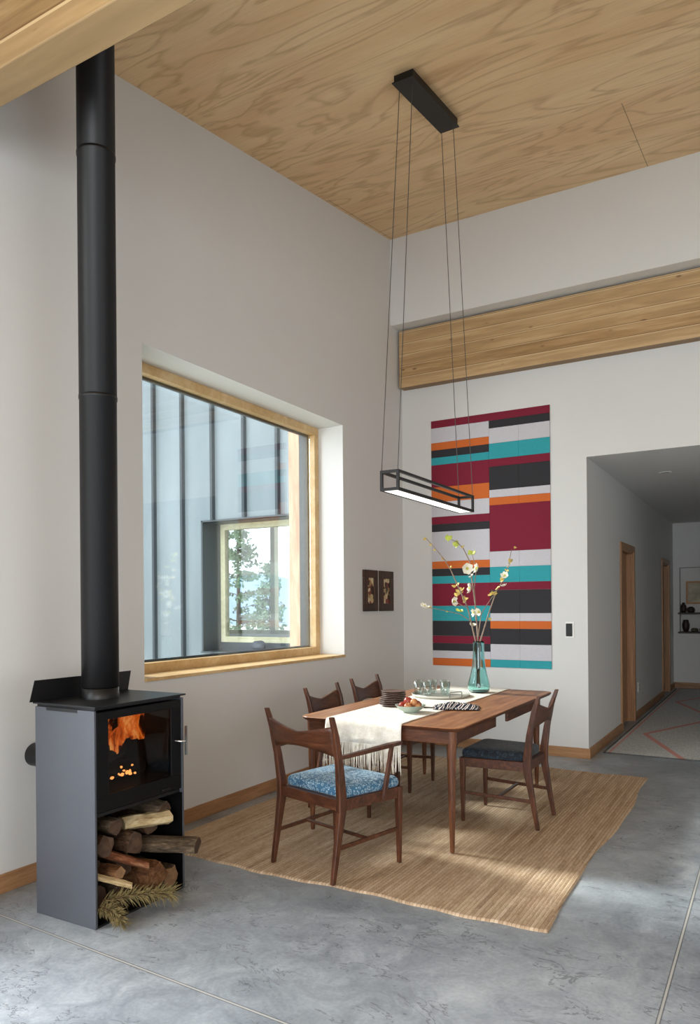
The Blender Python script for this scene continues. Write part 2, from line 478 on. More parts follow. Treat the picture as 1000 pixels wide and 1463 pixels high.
m = MB(); m.box((-.062, .07, .09), (-.05, ww-.07, wh-.07)); m.build('pane', PANE, win)
m = MB(); m.box((.0, .0, .0), (.275, ww, .022)); m.build('window_sill', FIRWIN, win, bevel=.004)
# exterior timber return on the far jamb
POST = wood('cedar_return', '#a5765a', '#bf9275', '#d0a88e', (4, 4, .4), 5, .6)
m = MB(); m.box((-.6, W1+.005, -.3), (-.45, W1+.06, 4.2)); o = m.build('trim_1', POST); struct(o)
o.location = (0, 0, 0)

# ------------------------------------------------------------------ exterior: metal-clad wing, trees, hill
def metalclad():
    m, nt, b = newmat('zinc_cladding')
    v = coords(nt, (.8, .8, .25))
    n = noise_tex(nt, v, 2.5, 4)
    c = ramp(nt, n, [(.3, lin('#6d787d')), (.7, lin('#838d92'))])
    nt.links.new(c, b.inputs['Base Color']); b.inputs['Metallic'].default_value = .2; b.inputs['Roughness'].default_value = .4
    return m
ZINC = metalclad(); ZINCD = plain('zinc_dark', '#454c50', .45, .3); SEAM = plain('zinc_seam_shade', '#343c42', .5, .2)  # seams darkened, taking their cast shade into the colour
wing = thing('house_wing', 'grey metal-clad house wing with deep-set window seen through the window glass', 'building', (-.45, 0, 0))
def WX(x): return x + .45
wx0, wx1, wz0, wz1, dep = -2.73, -.95, .89, 2.48, .36
m = MB()
m.box((WX(-8), 0, -.5), (WX(wx0), .05, 6)); m.box((WX(wx0), 0, wz1), (WX(wx1), .05, 6)); m.box((WX(wx0), 0, -.5), (WX(wx1), .05, wz0)); m.box((WX(wx1), 0, -.5), (0, .05, 6))
x = -1.59
seams = [-1.59 - .487*k for k in range(-1, 13)]
for x in seams:
    if wx0 < x < wx1: segs = ((-.5, wz0), (wz1+.02, 6))
    else: segs = ((-.5, 6),)
    for a, b in segs: m.box((WX(x)-.018, -.055, a), (WX(x)+.018, 0, b), 1)
m.build('cladding', [ZINC, SEAM], wing)
m = MB()
m.box((WX(wx0)-.02, -.03, wz0-.02), (WX(wx0)+.004, dep, wz1+.02)); m.box((WX(wx1)-.004, -.03, wz0-.02), (WX(wx1)+.02, dep, wz1+.02))
m.box((WX(wx0)-.02, -.03, wz1), (WX(wx1)+.02, dep, wz1+.02)); m.box((WX(wx0)-.02, -.05, wz0-.02), (WX(wx1)+.02, dep, wz0+.0))
m.box((WX(wx0), dep-.06, wz0), (WX(wx1), dep, wz0+.1))
m.build('window_surround', ZINCD, wing)
m = MB(); xa, xb, za, zb = WX(wx0)+.004, WX(wx1)-.004, wz0+.1, wz1
def ringy(m, y0, y1, a0, a1, b0, b1, t):
    m.box((a0, y0, b0), (a1, y1, b0+t)); m.box((a0, y0, b1-t), (a1, y1, b1))
    m.box((a0, y0, b0+t), (a0+t, y1, b1-t)); m.box((a1-t, y0, b0+t), (a1, y1, b1-t))
PALEW = wood('pale_outdoor_frame', '#a5a384', '#b9b698', '#cbc8ac', (.7, .7, .7), 7, .5)
ringy(m, dep-.05, dep+.03, xa, xb, za, zb, .07); wf = m.build('window_frame', PALEW, wing)
MB().box((xa+.07, dep-.01, za+.07), (xb-.07, dep, zb-.07)).build('pane', PANE, wf)
m = MB()   # room of the wing: inner lining, floor, ceiling, far wall with its own window
fy = 3.6; fx0, fx1, fz0, fz1 = -6.6, -2.4, .95, 3.0
m.box((WX(-8), fy, -.5), (WX(fx0), fy+.15, 3.2)); m.box((WX(fx1), fy, -.5), (-.05, fy+.15, 3.2)); m.box((WX(fx0), fy, fz1), (WX(fx1), fy+.15, 3.2)); m.box((WX(fx0), fy, -.5), (WX(fx1), fy+.15, fz0))
m.box((WX(-8), .4, 0), (-.05, fy, .02)); m.box((WX(-8), .05, 3.0), (-.05, fy, 3.2)); m.box((-.05, .05, -.5), (0, fy+.15, 3.2)); m.box((WX(-8)-.1, .05, -.5), (WX(-8), fy+.15, 3.2))
m.build('interior_wall', WHITE, wing)
m = MB(); ringy(m, fy-.02, fy+.1, WX(fx0), WX(fx1), fz0, fz1, .07); m.box((WX(-4.33), fy-.02, fz0), (WX(-4.24), fy+.1, fz1)); m.build('far_window_frame', PALEW, wing)
o = MB()
def rock(rx, ry, rz, seed, n=14):
    def fn(u, v):
        a = 2*PI*u; t = PI*(v-.5)
        p = Vector((math.cos(t)*math.cos(a), math.cos(t)*math.sin(a), math.sin(t)))
        k = 1 + .25*noise.noise(p*1.6 + Vector((seed, 0, 0)))
        return (p.x*rx*k, p.y*ry*k, p.z*rz*k)
    return fn
o.grid(rock(.1, .07, .06, 3), 18, 10)
o = o.build('stone', plain('dark_stone', '#3e434b', .6), merge=True, loc=(-2.0, .13, .965)); tag(o, 'dark rounded stone on the outside ledge of the metal-clad wing', 'stone')

LEAFM = plain('outdoor_leaf', '#6f8466', .7, 0, .35, 3)
BARK = plain('outdoor_bark', '#5a5048', .9, 0, .2, 8)
def tree(name, label, loc, h, rad, seed, n=1500):
    rnd = random.Random(seed)
    t = thing(name, label, 'tree', loc, 0, 'trees beyond the wing')
    tips = [(0, 0, 0), (.03, .02, h*.4), (-.02, .04, h*.98)]
    m = MB().tube(tips, [.09, .06, .01], 8)
    lv = MB()
    for k in range(70):
        z = h*(.12 + .86*rnd.random()); a = rnd.random()*2*PI
        L = rad*(1.15 - z/h)*(.6+.5*rnd.random())
        d = Vector((math.cos(a), math.sin(a), .12)); s = Vector((0, 0, z)); e = s + d*L
        m.tube([s, (s+e)/2 + Vector((0, 0, .05)), e], [.015, .01, .004], 5)
        for q in range(n//70):
            p = s + (e-s)*(.25+.8*rnd.random()) + Vector((rnd.uniform(-1,1), rnd.uniform(-1,1), rnd.uniform(-1,.6)))*.14
            u = Vector((rnd.uniform(-1,1), rnd.uniform(-1,1), rnd.uniform(-1,1))).normalized(); w = u.orthogonal().normalized()
            sz = rnd.uniform(.04, .09)
            lv.add([p-u*sz, p+w*sz*.5, p+u*sz, p-w*sz*.5], [(0,1,2,3)])
    m.build('trunk', BARK, t); lv.build('foliage', LEAFM, t)
    return t
tree('larch_tree', 'tall loose-leaved tree seen through both windows', (-10.6, 10.5, -.42), 4.9, 1.6, 1, 2600)
tree('spruce_tree', 'small dark conifer beside the taller tree beyond the glass', (-8.75, 9.6, -.42), 3.1, .8, 2, 1600)
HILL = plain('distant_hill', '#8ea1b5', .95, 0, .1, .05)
m = MB()
m.grid(lambda u, v: (-70+90*u, 46+16*v, -4 + v*(7.4 + 2.2*math.sin(u*7+.5) + 1.2*noise.noise(Vector((u*9, 0, 0))))), 60, 2)
struct(m.build('hills', HILL))
GROUND_BOUNCE = plain('pale_bounce_ground', '#c4c3b8', .95, 0, .2, .3)  # ground made pale so it bounces light up to the window reveal
struct(MB().box((-60, -25, -.9), (-.51, 70, -.4)).build('ground', GROUND_BOUNCE))

# ================================================================== WOOD STOVE
SX0, SX1, SY0, SY1, SH = .365, .765, -4.742, -4.172, .992
st = thing('wood_stove', 'tall black steel wood stove with log niche below the fire door', 'stove', (SX0, SY0, 0))
sw, sd = SY1 - SY0, SX1 - SX0       # width along y, depth along x
m = MB(); m.box((0, 0, 0), (sd, .012, SH-.02)); m.build('side_panel', STEEL_SIDE, st, bevel=.002)
m = MB(); m.box((0, sw-.012, 0), (sd, sw, SH-.02)); m.build('side_panel', STEEL_SIDE, st, bevel=.002)
m = MB(); m.box((-.01, -.006, SH-.008), (sd+.012, sw+.006, SH)); m.build('top_plate', STEEL_TOP, st, bevel=.002)
m = MB(); m.box((.08, -.0015, SH-.034), (.29, .004, SH-.018)); m.box((.0, .012, SH-.02), (sd-.01, sw-.012, SH-.008)); m.build('top_vent', STEEL_BLK, st)
m = MB(); m.box((0, .012, .0), (.012, sw-.012, SH-.02)); m.build('back_panel', STEEL_BLK, st)
m = MB(); m.box((.012, .012, 0), (sd-.005, sw-.012, .01)); m.build('niche_floor', STEEL_BLK, st)
m = MB(); m.box((.012, .012, .49), (sd-.02, sw-.012, .505)); m.build('niche_ceiling', STEEL_BLK, st)
MB().box((.012, sw-.0145, .01), (sd-.001, sw-.0122, .49)).build('niche_lining', DOORB, st)  # added black sheets covering the greyed steel inside the niche
MB().box((.012, .0122, .01), (sd-.001, .0145, .49)).build('niche_lining', DOORB, st)
# firebox lining
fb0, fb1, fz0, fz1 = .085, sw-.085, .585, .925
m = MB()
m.box((.05, fb0-.01, fz0-.01), (.06, fb1+.01, fz1+.02)); m.box((.06, fb0-.02, fz0-.02), (sd-.03, fb1+.02, fz0)); m.box((.06, fb0-.02, fz1), (sd-.03, fb1+.02, fz1+.02))
m.box((.06, fb0-.02, fz0), (sd-.03, fb0, fz1)); m.box((.06, fb1, fz0), (sd-.03, fb1+.02, fz1))
m.build('firebox', INNER, st)
# door: slab with opening, pane, handle
dx0, dx1 = sd-.03, sd-.004
dr0, dr1, dz0, dz1 = .018, sw-.018, .512, SH-.03
m = MB()
m.box((dx0, dr0, dz0), (dx1, dr1, fz0)); m.box((dx0, dr0, fz1), (dx1, dr1, dz1)); m.box((dx0, dr0, fz0), (dx1, fb0, fz1)); m.box((dx0, fb1, fz0), (dx1, dr1, fz1))
door = m.build('fire_door', DOORB, st, bevel=.002)
m = MB(); m.box((dx1-.012, fb0-.008, fz0-.008), (dx1-.006, fb1+.008, fz1+.008)); m.build('pane', STOVEG, door, label='glass pane of the fire door')
m = MB(); m.tube([(dx1, sw-.06, .76), (dx1+.045, sw-.06, .76), (dx1+.05, sw-.035, .76)], .006, 10)
m.bar((dx1+.052, sw-.035, .69), (dx1+.052, sw-.035, .835), .014, .006, (1, 0, 0)); m.build('handle', CHROME, door, label='steel door handle')
m = MB(); m.bar((sd-.012, sw-.13, .53), (sd+.004, sw-.13, .53), .055, .01); m.build('air_lever', STEEL_BLK, st)
# heat shield rising at the back, flared sides
m = MB()
m.add([(0, -.028, SH+.0), (0, .0, SH+.1), (-.004, .0, SH+.1), (-.004, -.028, SH), (0, sw+.006, SH), (0, sw+.028, SH+.1), (-.004, sw+.028, SH+.1), (-.004, sw+.006, SH)],
      [(0,1,5,4),(3,7,6,2),(1,2,6,5),(0,4,7,3),(0,3,2,1),(4,5,6,7)])
m.build('heat_shield', STEEL_BLK, st)
m = MB(); m.tube([(0, .25, .67), (-.34, .25, .67)], .06, 24); m.build('air_duct', STEEL_BLK, st, label='round black air duct running from stove to wall')
m = MB(); m.lathe([(.0875, 0), (.0875, .05), (.081, .05)], 32, (.15, .257, SH)); m.build('flue_collar', STEEL_BLK, st)

fp = thing('flue_pipe', 'black stove flue pipe rising from wood stove to ceiling', 'pipe', (.515, -4.485, 0))
secs = [(1.045, 2.47, .0885), (2.455, 3.66, .0895), (3.645, 4.495, .0905)]
for a, b, r in secs:
    m = MB(); m.lathe([(r-.004, a), (r, a+.004), (r, b-.02), (r+.003, b-.018), (r+.003, b-.002), (r-.004, b)], 48); m.build('pipe_section', PIPEM, fp)

# fire
def flame_mat():
    m, nt, b = newmat('flame'); nt.nodes.remove(b)
    v = coords(nt, (14, 9, 5))
    n = noise_tex(nt, v, 1.3, 4, .6, 1.0)
    e = ramp(nt, n, [(.34, lin('#7a2206')), (.5, lin('#e8681a')), (.66, lin('#ffb060'))])
    em = node(nt, 'ShaderNodeEmission', {'Color': e, 'Strength': 1.5})
    tr = node(nt, 'ShaderNodeBsdfTransparent')
    f = ramp(nt, n, [(.36, (0,0,0,1)), (.55, (.9,)*3+(1,))])
    mx = node(nt, 'ShaderNodeMixShader', {0: f, 1: tr.outputs[0], 2: em.outputs[0]})
    nt.links.new(mx.outputs[0], nt.nodes['Material Output'].inputs[0])
    return m
FLAME = flame_mat()
m = MB(); rnd = random.Random(4)
for k in range(11):
    yb = -4.60 + .29*rnd.random(); xb = .5 + .14*rnd.random(); h = .12 + .1*rnd.random() + .06*(yb+4.60)/.23; w = .05 + .03*rnd.random(); le = .09+.07*rnd.random()
    zb = .69 + .07*(yb+4.60)/.23
    ph = rnd.random()*6
    def fn(u, v, yb=yb, xb=xb, h=h, w=w, le=le, ph=ph, zb=zb):
        wd = w*(math.sin(PI*(.12+.88*v)**.8) + .05)
        return (xb + .01*math.sin(5*v+ph), min(-4.27, max(-4.64, yb + (u-.5)*2*wd*.6 + le*v*v + .012*math.sin(7*v+ph))), min(zb + h*v, .92))
    m.grid(fn, 4, 10)
o = m.build('fire', FLAME); tag(o, 'orange flames burning behind the stove door glass', 'fire', kind='thing')
CHAR = plain('charred_wood', '#1d1512', .9, 0, .4, 20)
EMB = emission('ember_glow', '#ffa860', 3.5)
for k, (a, b, r) in enumerate((((.55, -4.6, .63), (.6, -4.3, .635), .04), ((.62, -4.58, .715), (.52, -4.36, .72), .034))):
    t = MB().tube([a, ((a[0]+b[0])/2, (a[1]+b[1])/2, (a[2]+b[2])/2+.008), b], [r, r*1.08, r*.95], 10)
    o = t.build('burning_log', CHAR); tag(o, ('charred log lying lowest in the fire behind the stove glass', 'charred log lying across another in the fire')[k], 'log', 'logs in the fire')
for k in range(12):
    p = (.685 + .01*rnd.random(), -4.52 + .03*rnd.gauss(0, 1) + .05*(k%2), .64 + .02*rnd.gauss(0, 1))
    o = MB().grid(rock(.004+.004*rnd.random(), .004+.008*rnd.random(), .004+.006*rnd.random(), k), 8, 6).build('ember', EMB, merge=True, loc=p)
    tag(o, 'small glowing ember below the flames in the wood stove', 'ember', 'glowing embers in the stove')

# firewood
def logmat(name, a, b, c):
    return wood(name, a, b, c, (3, 3, .8), 9, .9, .5, .1)
BARKM = logmat('log_bark', '#1f1712', '#3d2d21', '#6a5240')
BARK2 = logmat('log_bark_grey', '#2c2620', '#54483b', '#857461')
SPLIT = logmat('log_split_brown', '#3c281b', '#67462f', '#8d6a4a')
SPLITL = logmat('log_split_pale', '#8d7553', '#bba67e', '#d6c7a5')
REDW = logmat('log_split_red', '#3e2418', '#70452f', '#9c7456')
ENDW = plain('log_end', '#8a6848', .9, 0, .25, 30)
ENDD = plain('log_end_dark', '#4b3626', .9, 0, .3, 30)
def firewood(a, b, r, mats, label, sides=9, seed=0, flat=.0, taper=.95):
    a, b = Vector(a), Vector(b); L = (b-a).length; t = (b-a).normalized()
    q = t.to_track_quat('Z', 'Y')
    n = sides; rings = []; K = 9
    rnd = random.Random(seed); off = [1 + rnd.uniform(-.22, .12) for _ in range(n)]
    for i in range(K):
        f = i/(K-1); R_ = []
        for k in range(n):
            an = 2*PI*k/n
            rr = r*off[k]*(1 + (taper-1)*f)*(1 + .2*noise.noise(Vector((math.cos(an)*2, math.sin(an)*2, f*5 + seed*3.1))) + .08*noise.noise(Vector((math.cos(an)*7, math.sin(an)*7, f*11 + seed))))
            R_.append((rr*math.cos(an), rr*math.sin(an)*(1-flat), f*L + (rnd.uniform(-.006, .006) if i in (0, K-1) else 0)))
        rings.append(R_)
    m = MB(); m.loft(rings, 0, n > 7, cap=False)
    m.add(rings[0], [tuple(range(n))[::-1]], 1); m.add(rings[-1], [tuple(range(n))], 1)
    o = m.build('firewood_log', list(mats), merge=True, bevel=.003)
    o.location = a; o.rotation_mode = 'QUATERNION'; o.rotation_quaternion = q
    tag(o, label, 'log', 'firewood in the stove niche')
    return o
LOGS = [
 ((.64, -4.475, .385), (.72, -4.235, .372), .052, (SPLITL, SPLITL), 'pale split log lying on top of the firewood stack', 7, 1, .3),
 ((.50, -4.40, .255), (.885, -4.205, .245), .050, (BARK2, ENDD), 'brown log sticking out past the edge of the stove niche', 8, 2, .15),
 ((.46, -4.475, .315), (.735, -4.48, .31), .058, (BARKM, ENDD), 'dark round log end below the pale split log', 12, 3, 0),
 ((.655, -4.63, .30), (.82, -4.475, .215), .036, (REDW, SPLIT), 'reddish split log leaning across the middle of the stack', 6, 4, .3),
 ((.55, -4.62, .205), (.765, -4.595, .21), .036, (SPLIT, ENDW), 'short square-ended block just above the pine sprigs', 5, 5, .1),
 ((.50, -4.385, .115), (.80, -4.405, .13), .082, (SPLIT, SPLIT), 'large wedge-shaped split log in the middle of the niche', 5, 6, .1),
 ((.46, -4.258, .08), (.755, -4.258, .08), .064, (BARK2, ENDW), 'round log lying on the niche floor in the far corner', 12, 7, 0),
 ((.71, -4.70, .215), (.81, -4.57, .15), .022, (SPLITL, ENDW), 'tan split stick slanting above the pine sprigs', 5, 8, .3),
 ((.45, -4.655, .335), (.74, -4.66, .345), .058, (BARKM, ENDD), 'dark log near top beside the grey side panel', 11, 9, 0),
 ((.45, -4.57, .405), (.72, -4.575, .41), .046, (BARK2, ENDD), 'grey-barked log in the top row behind the reddish one', 11, 10, .1),
 ((.45, -4.51, .205), (.70, -4.515, .205), .055, (BARKM, ENDD), 'dark log in the middle behind the pine sprigs', 10, 11, 0),
 ((.45, -4.535, .075), (.70, -4.535, .075), .058, (BARK2, ENDD), 'log on the niche floor behind the pine sprigs', 10, 12, 0),
 ((.45, -4.66, .10), (.68, -4.66, .10), .058, (BARKM, ENDD), 'shadowed log low beside the grey side panel', 10, 13, 0),
 ((.45, -4.665, .225), (.66, -4.665, .225), .05, (BARK2, ENDD), 'shadowed log in the row under the top dark log', 10, 14, 0),
 ((.46, -4.335, .35), (.68, -4.325, .35), .05, (BARKM, ENDD), 'dark log under the pale split one near the far side', 10, 15, 0),
 ((.46, -4.245, .40), (.70, -4.24, .405), .045, (BARK2, ENDD), 'dark log high up against the far side of the niche', 10, 17, 0),
]
for L in LOGS: firewood(*L)

NEED = plain('dry_pine_needles', '#7f7048', .8, 0, .45, 60)
TWIG = plain('pine_twig', '#5a432c', .9, 0, .2)
def sprig(path, n, label, seed, ln=.068):
    rnd = random.Random(seed); P = [Vector(p) for p in path]
    base = P[0]; t = thing('pine_sprig', label, 'pine branch', tuple(base), 0, 'pine sprigs in the stove niche')
    P = [p - base for p in P]
    MB().tube(P, [.006] * (len(P)-1) + [.003], 7).build('stem', TWIG, t)
    m = MB()
    for k in range(n):
        f = rnd.random()**.8 * (len(P)-1); i = min(int(f), len(P)-2); fr = f - i
        p = P[i].lerp(P[i+1], fr); d = (P[i+1]-P[i]).normalized()
        a = rnd.random()*2*PI; u = d.orthogonal().normalized(); w = d.cross(u)
        dr = (d*rnd.uniform(.25, .9) + (u*math.cos(a)+w*math.sin(a))*rnd.uniform(.6, 1.0)).normalized()
        L = ln*rnd.uniform(.7, 1.15); s = dr.orthogonal().normalized()*.0019
        mid = p + dr*L*.55 + Vector((0, 0, rnd.uniform(-.004, .006))); e = p + dr*L + Vector((0, 0, -.006))
        if (e+base).z < .004: continue
        s2 = dr.cross(s).normalized()*.0019
        m.add([p-s, p+s, mid+s, mid-s, e], [(0,1,2,3),(3,2,4)])
        m.add([p-s2, p+s2, mid+s2, mid-s2, e], [(0,1,2,3),(3,2,4)])
    m.build('needles', NEED, t)
sprig([(.74, -4.68, .105), (.815, -4.60, .115), (.875, -4.50, .105), (.91, -4.42, .085)], 300, 'dry pine sprig reaching sideways out of the log niche', 5)
sprig([(.74, -4.71, .085), (.80, -4.70, .085), (.845, -4.685, .06), (.865, -4.68, .022)], 280, 'dry pine sprig drooping to the floor beside the lit side panel', 6, .055)

# ================================================================== RUG
RX0, RX1, RY0, RY1 = .14, 2.5, -3.815, -.58
cx, cy = (RX0+RX1)/2, (RY0+RY1)/2; rw, rl = RX1-RX0, RY1-RY0
NXr, NYr = 118*4, 420
def rugf(u, v):
    x = (u-.5)*rw; y = (v-.5)*rl
    Y = y + cy
    edge = .016*math.sin(Y*3.1+1) + .005*math.sin(Y*7.7) + .05*max(0, (Y+1.4))*-.35
    x += edge * u**5 + .006*math.sin(Y*4.3)*(1-u)**6
    y += (.012*math.sin(x*6)+.006*math.sin(x*21)) * (abs(v-.5)*2)**12
    rib = (x/.02) % 1; k = math.floor(x/.02)
    z = .0075 + .004*math.sqrt(max(0, 1-(2*rib-1)**2)) + .0009*math.sin(2*PI*y/.026 + k*2.1 + (rib-.5)*5)
    if u in (0, 1) or v in (0, 1): z = .0005
    return (x, y, z)
m = MB().grid(rugf, NXr, NYr)
o = m.build('jute_rug', JUTE, loc=(cx, cy, 0)); tag(o, 'braided natural jute rug under the dining table', 'rug')
RUGZ = .0148

# ================================================================== DINING TABLE
TX0, TX1, TY0, TY1, TZ = .755, 1.845, -3.115, -1.08, .735
tcx, tcy = (TX0+TX1)/2, (TY0+TY1)/2
tb = thing('dining_table', 'walnut dining table with tapered legs and rounded corners', 'table', (tcx, tcy, RUGZ-.001))
TZl = TZ - RUGZ + .001
def rrect(x0, x1, y0, y1, r, n=8, bow=0):
    pts = []
    for cx_, cy_, a0 in ((x1-r, y1-r, 0), (x0+r, y1-r, PI/2), (x0+r, y0+r, PI), (x1-r, y0+r, 1.5*PI)):
        for k in range(n+1):
            a = a0 + PI/2*k/n; pts.append((cx_ + r*math.cos(a), cy_ + r*math.sin(a)))
    return pts
hx_, hy_ = (TX1-TX0)/2, (TY1-TY0)/2
rings = []
for z, ins in ((TZl-.024, .012), (TZl-.012, .002), (TZl-.004, 0), (TZl, .003)):
    rings.append([(x, y, z) for x, y in rrect(-hx_+ins, hx_-ins, -hy_+ins, hy_-ins, .075)])
m = MB(); m.loft(rings[:3], 1, True, cap=False); m.loft(rings[2:], 0, True, cap=False)
nn = len(rings[0]); m.add(rings[-1], [tuple(range(nn))], 0); m.add(rings[0], [tuple(range(nn))[::-1]], 1)
m.build('tabletop', [TBLTOP, TBLEDGE], tb)
lx, lyF, lyB = .475, -3.06 - tcy, -1.33 - tcy
for (px, py) in ((-lx, lyF), (lx, lyF), (-lx, lyB), (lx, lyB)):
    m = MB().tube([(px, py, 0), (px, py, .012), (px, py, .3), (px, py, .56), (px, py, TZl-.02)], [.012, .0135, .021, .0265, .031], 18)
    m.build('leg', TBLLEG, tb)
az0, az1 = TZl-.098, TZl-.022
def apron(a, b, name='apron', gus=()):
    m = MB().bar((a[0], a[1], (az0+az1)/2), (b[0], b[1], (az0+az1)/2), .02, az1-az0)
    return m.build(name, TBLEDGE, tb, bevel=.003)
apron((-lx, lyF-.022), (lx, lyF-.022)); apron((-lx, lyB+.01), (lx, lyB+.01))
s1 = -2.37 - tcy; s2 = -2.13 - tcy
for sx in (-1, 1):
    apron((sx*(lx+.022), lyF), (sx*(lx+.022), s1)); apron((sx*(lx+.022), s2), (sx*(lx+.022), lyB))
    # curved gussets easing the apron into the leg
for (px, py, dy) in ((lx+.005, lyF, 1), (-lx-.005, lyF, 1), (lx+.005, lyB, -1), (-lx-.005, lyB, -1)):
    pts = [(py+.0*dy, az0+.002)]
    prof = [(py + dy*.02, az0 - .085), (py + dy*.03, az0-.04), (py + dy*.05, az0-.014), (py+dy*.09, az0+.002)]
    A = [(px-.012, y, z) for y, z in pts+prof]; B = [(px+.012, y, z) for y, z in pts+prof]
    m = MB().loft([A, B]); m.build('leg_gusset', TBLEDGE, tb)

# ================================================================== CHAIRS
def trap(fw, rw_, y0, y1, z, r=.02, n=4, sc_=1.0):
    """rounded trapezoid outline, front (y1) wider"""
    cs = [(fw/2, y1), (-fw/2, y1), (-rw_/2, y0), (rw_/2, y0)]
    cyy = (y0+y1)/2
    pts = []
    for i in range(4):
        p = Vector(cs[i]); a = Vector(cs[i-1]); b = Vector(cs[(i+1) % 4])
        s = p + (a-p).normalized()*r; e = p + (b-p).normalized()*r
        for k in range(n+1):
            t = k/n; q = s*(1-t)**2 + p*2*t*(1-t) + e*t*t
            pts.append((q.x*sc_, cyy + (q.y-cyy)*sc_, z))
    return pts
def make_chair(label, loc, rz, fab, arms=False, fw=.46, rwd=.405, d=.5, H_=.845):
    t = thing('dining_armchair' if arms else 'dining_chair', label, 'chair', (loc[0], loc[1], RUGZ-.001), rz, 'walnut dining chairs')
    yF, yR = d/2, -d/2
    sz = .42
    # front legs
    for s in (-1, 1):
        x = s*(fw/2-.012)
        m = MB().bar((x, yF-.012, 0), (x, yF-.012, sz), .021, .021, (0, 1, 0), .036, .036); m.build('leg', WAL, t, bevel=.004)
    # rear leg and back post: one bent stick
    for s in (-1, 1):
        path = [(0, yR, .012, .011), (.2, yR+.035, .017, .014), (.36, yR+.063, .024, .016), (.44, yR+.064, .025, .016), (.6, yR+.044, .02, .015), (.75, yR+.013, .016, .0135), (H_, yR-.02, .0115, .0115)]
        rings = []
        for z, y, hd, hw in path:
            xs = s*(rwd/2-.008 + max(0, z-.45)*.055)
            rings.append([(xs-hw, y-hd, z), (xs+hw, y-hd, z), (xs+hw, y+hd, z), (xs-hw, y+hd, z)])
        MB().loft(rings).build('back_leg', WAL, t, bevel=.004)
    yS = yR + .065
    # seat frame
    m = MB().loft([trap(fw, rwd, yS-.01, yF+.004, sz-.06), trap(fw, rwd, yS-.01, yF+.004, sz)]); m.build('seat_frame', WALH, t, bevel=.003)
    # cushion
    m = MB(); R_ = []
    for z, s in ((sz, .965), (sz+.008, .99), (sz+.025, 1.0), (sz+.042, .985), (sz+.053, .94), (sz+.06, .82), (sz+.065, .6), (sz+.067, .25)):
        R_.append(trap(fw-.012, rwd-.03, yS+.02, yF, z, .035, 6, s))
    m.loft(R_, 0, True); m.build('seat', fab, t)
    # back rail: bowed, gull-wing top edge and arched lower edge
    w = rwd - .012
    def rail(side):
        def fn(u, v):
            k = 2*u-1
            top = H_-.055 - .044*(1-min(1, abs(k)/.9)**1.3) ; bot = H_-.215 + .036*(1-abs(k)**1.8)
            z = bot + (top-bot)*v
            yb = yR + .044 + (z-.6)*(-.02-.044)/(H_-.6)
            y = yb - .028*(1-k*k) + side*.009
            return (k*(w/2 + (z-.45)*.05), y, z)
        return fn
    m = MB(); NU, NV = 22, 6
    m.grid(rail(-1), NU, NV); m.grid(rail(1), NU, NV)
    f0, f1 = rail(-1), rail(1)
    for v in (0, 1): m.grid(lambda u, q, v=v: f0(u, v) if q == 0 else f1(u, v), NU, 1)
    for u in (0, 1): m.grid(lambda v, q, u=u: f0(u, v) if q == 0 else f1(u, v), NV, 1)
    m.build('backrest', WALH, t, merge=True)
    # H stretcher
    for s in (-1, 1):
        MB().bar((s*(fw/2-.012), yF-.02, .19), (s*(rwd/2-.008), yR+.032, .175), .013, .022).build('stretcher', WALH, t, bevel=.003)
    MB().bar((-(fw+rwd)/4+.012, 0, .183), ((fw+rwd)/4-.012, 0, .183), .022, .013).build('stretcher', WALH, t, bevel=.003)
    if arms:
        for s in (-1, 1):
            pts = [(s*(rwd/2+.006), yR+.05, .642), (s*(rwd/2+.02), yR+.16, .65), (s*(fw/2+.008), yF-.10, .662), (s*(fw/2+.0), yF-.005, .662)]
            rings = []
            for (x, y, z), hw in zip(pts, (.013, .016, .022, .015)):
                rings.append([(x-hw, y, z-.010), (x+hw, y, z-.010), (x+hw, y, z+.010), (x-hw, y, z+.010)])
            MB().loft(rings).build('armrest', WALH, t, bevel=.004)
            MB().bar((s*(fw/2+.002), yF-.15, sz-.045), (s*(fw/2+.006), yF-.085, .653), .018, .03, (0, 1, 0), .016, .024).build('arm_post', WAL, t, bevel=.003)
    return t
# armchair at the head of the table
a = math.radians(-15.8)
RLf, RRf = Vector((.968, -3.688)), Vector((1.428, -3.818))
mid = (RLf+RRf)/2; fwd = Vector((-math.sin(a), math.cos(a)))
c0 = mid + fwd*.255
make_chair('walnut armchair with window-lit blue patterned seat at the near end of table', (c0.x, c0.y), a, NAVYF_LIT, True, .535, .50, .5, .858)
S = make_chair('walnut side chair with dark navy seat on the hallway side of table', (1.838, -2.222), PI/2, NAVYF)
dup(S, (.785, -2.455, RUGZ-.001), -PI/2, 'walnut side chair on the window side, nearer the stove', 'walnut dining chairs')
dup(S, (.745, -1.735, RUGZ-.001), -PI/2, 'walnut side chair on the window side, closest to the two framed pictures', 'walnut dining chairs')

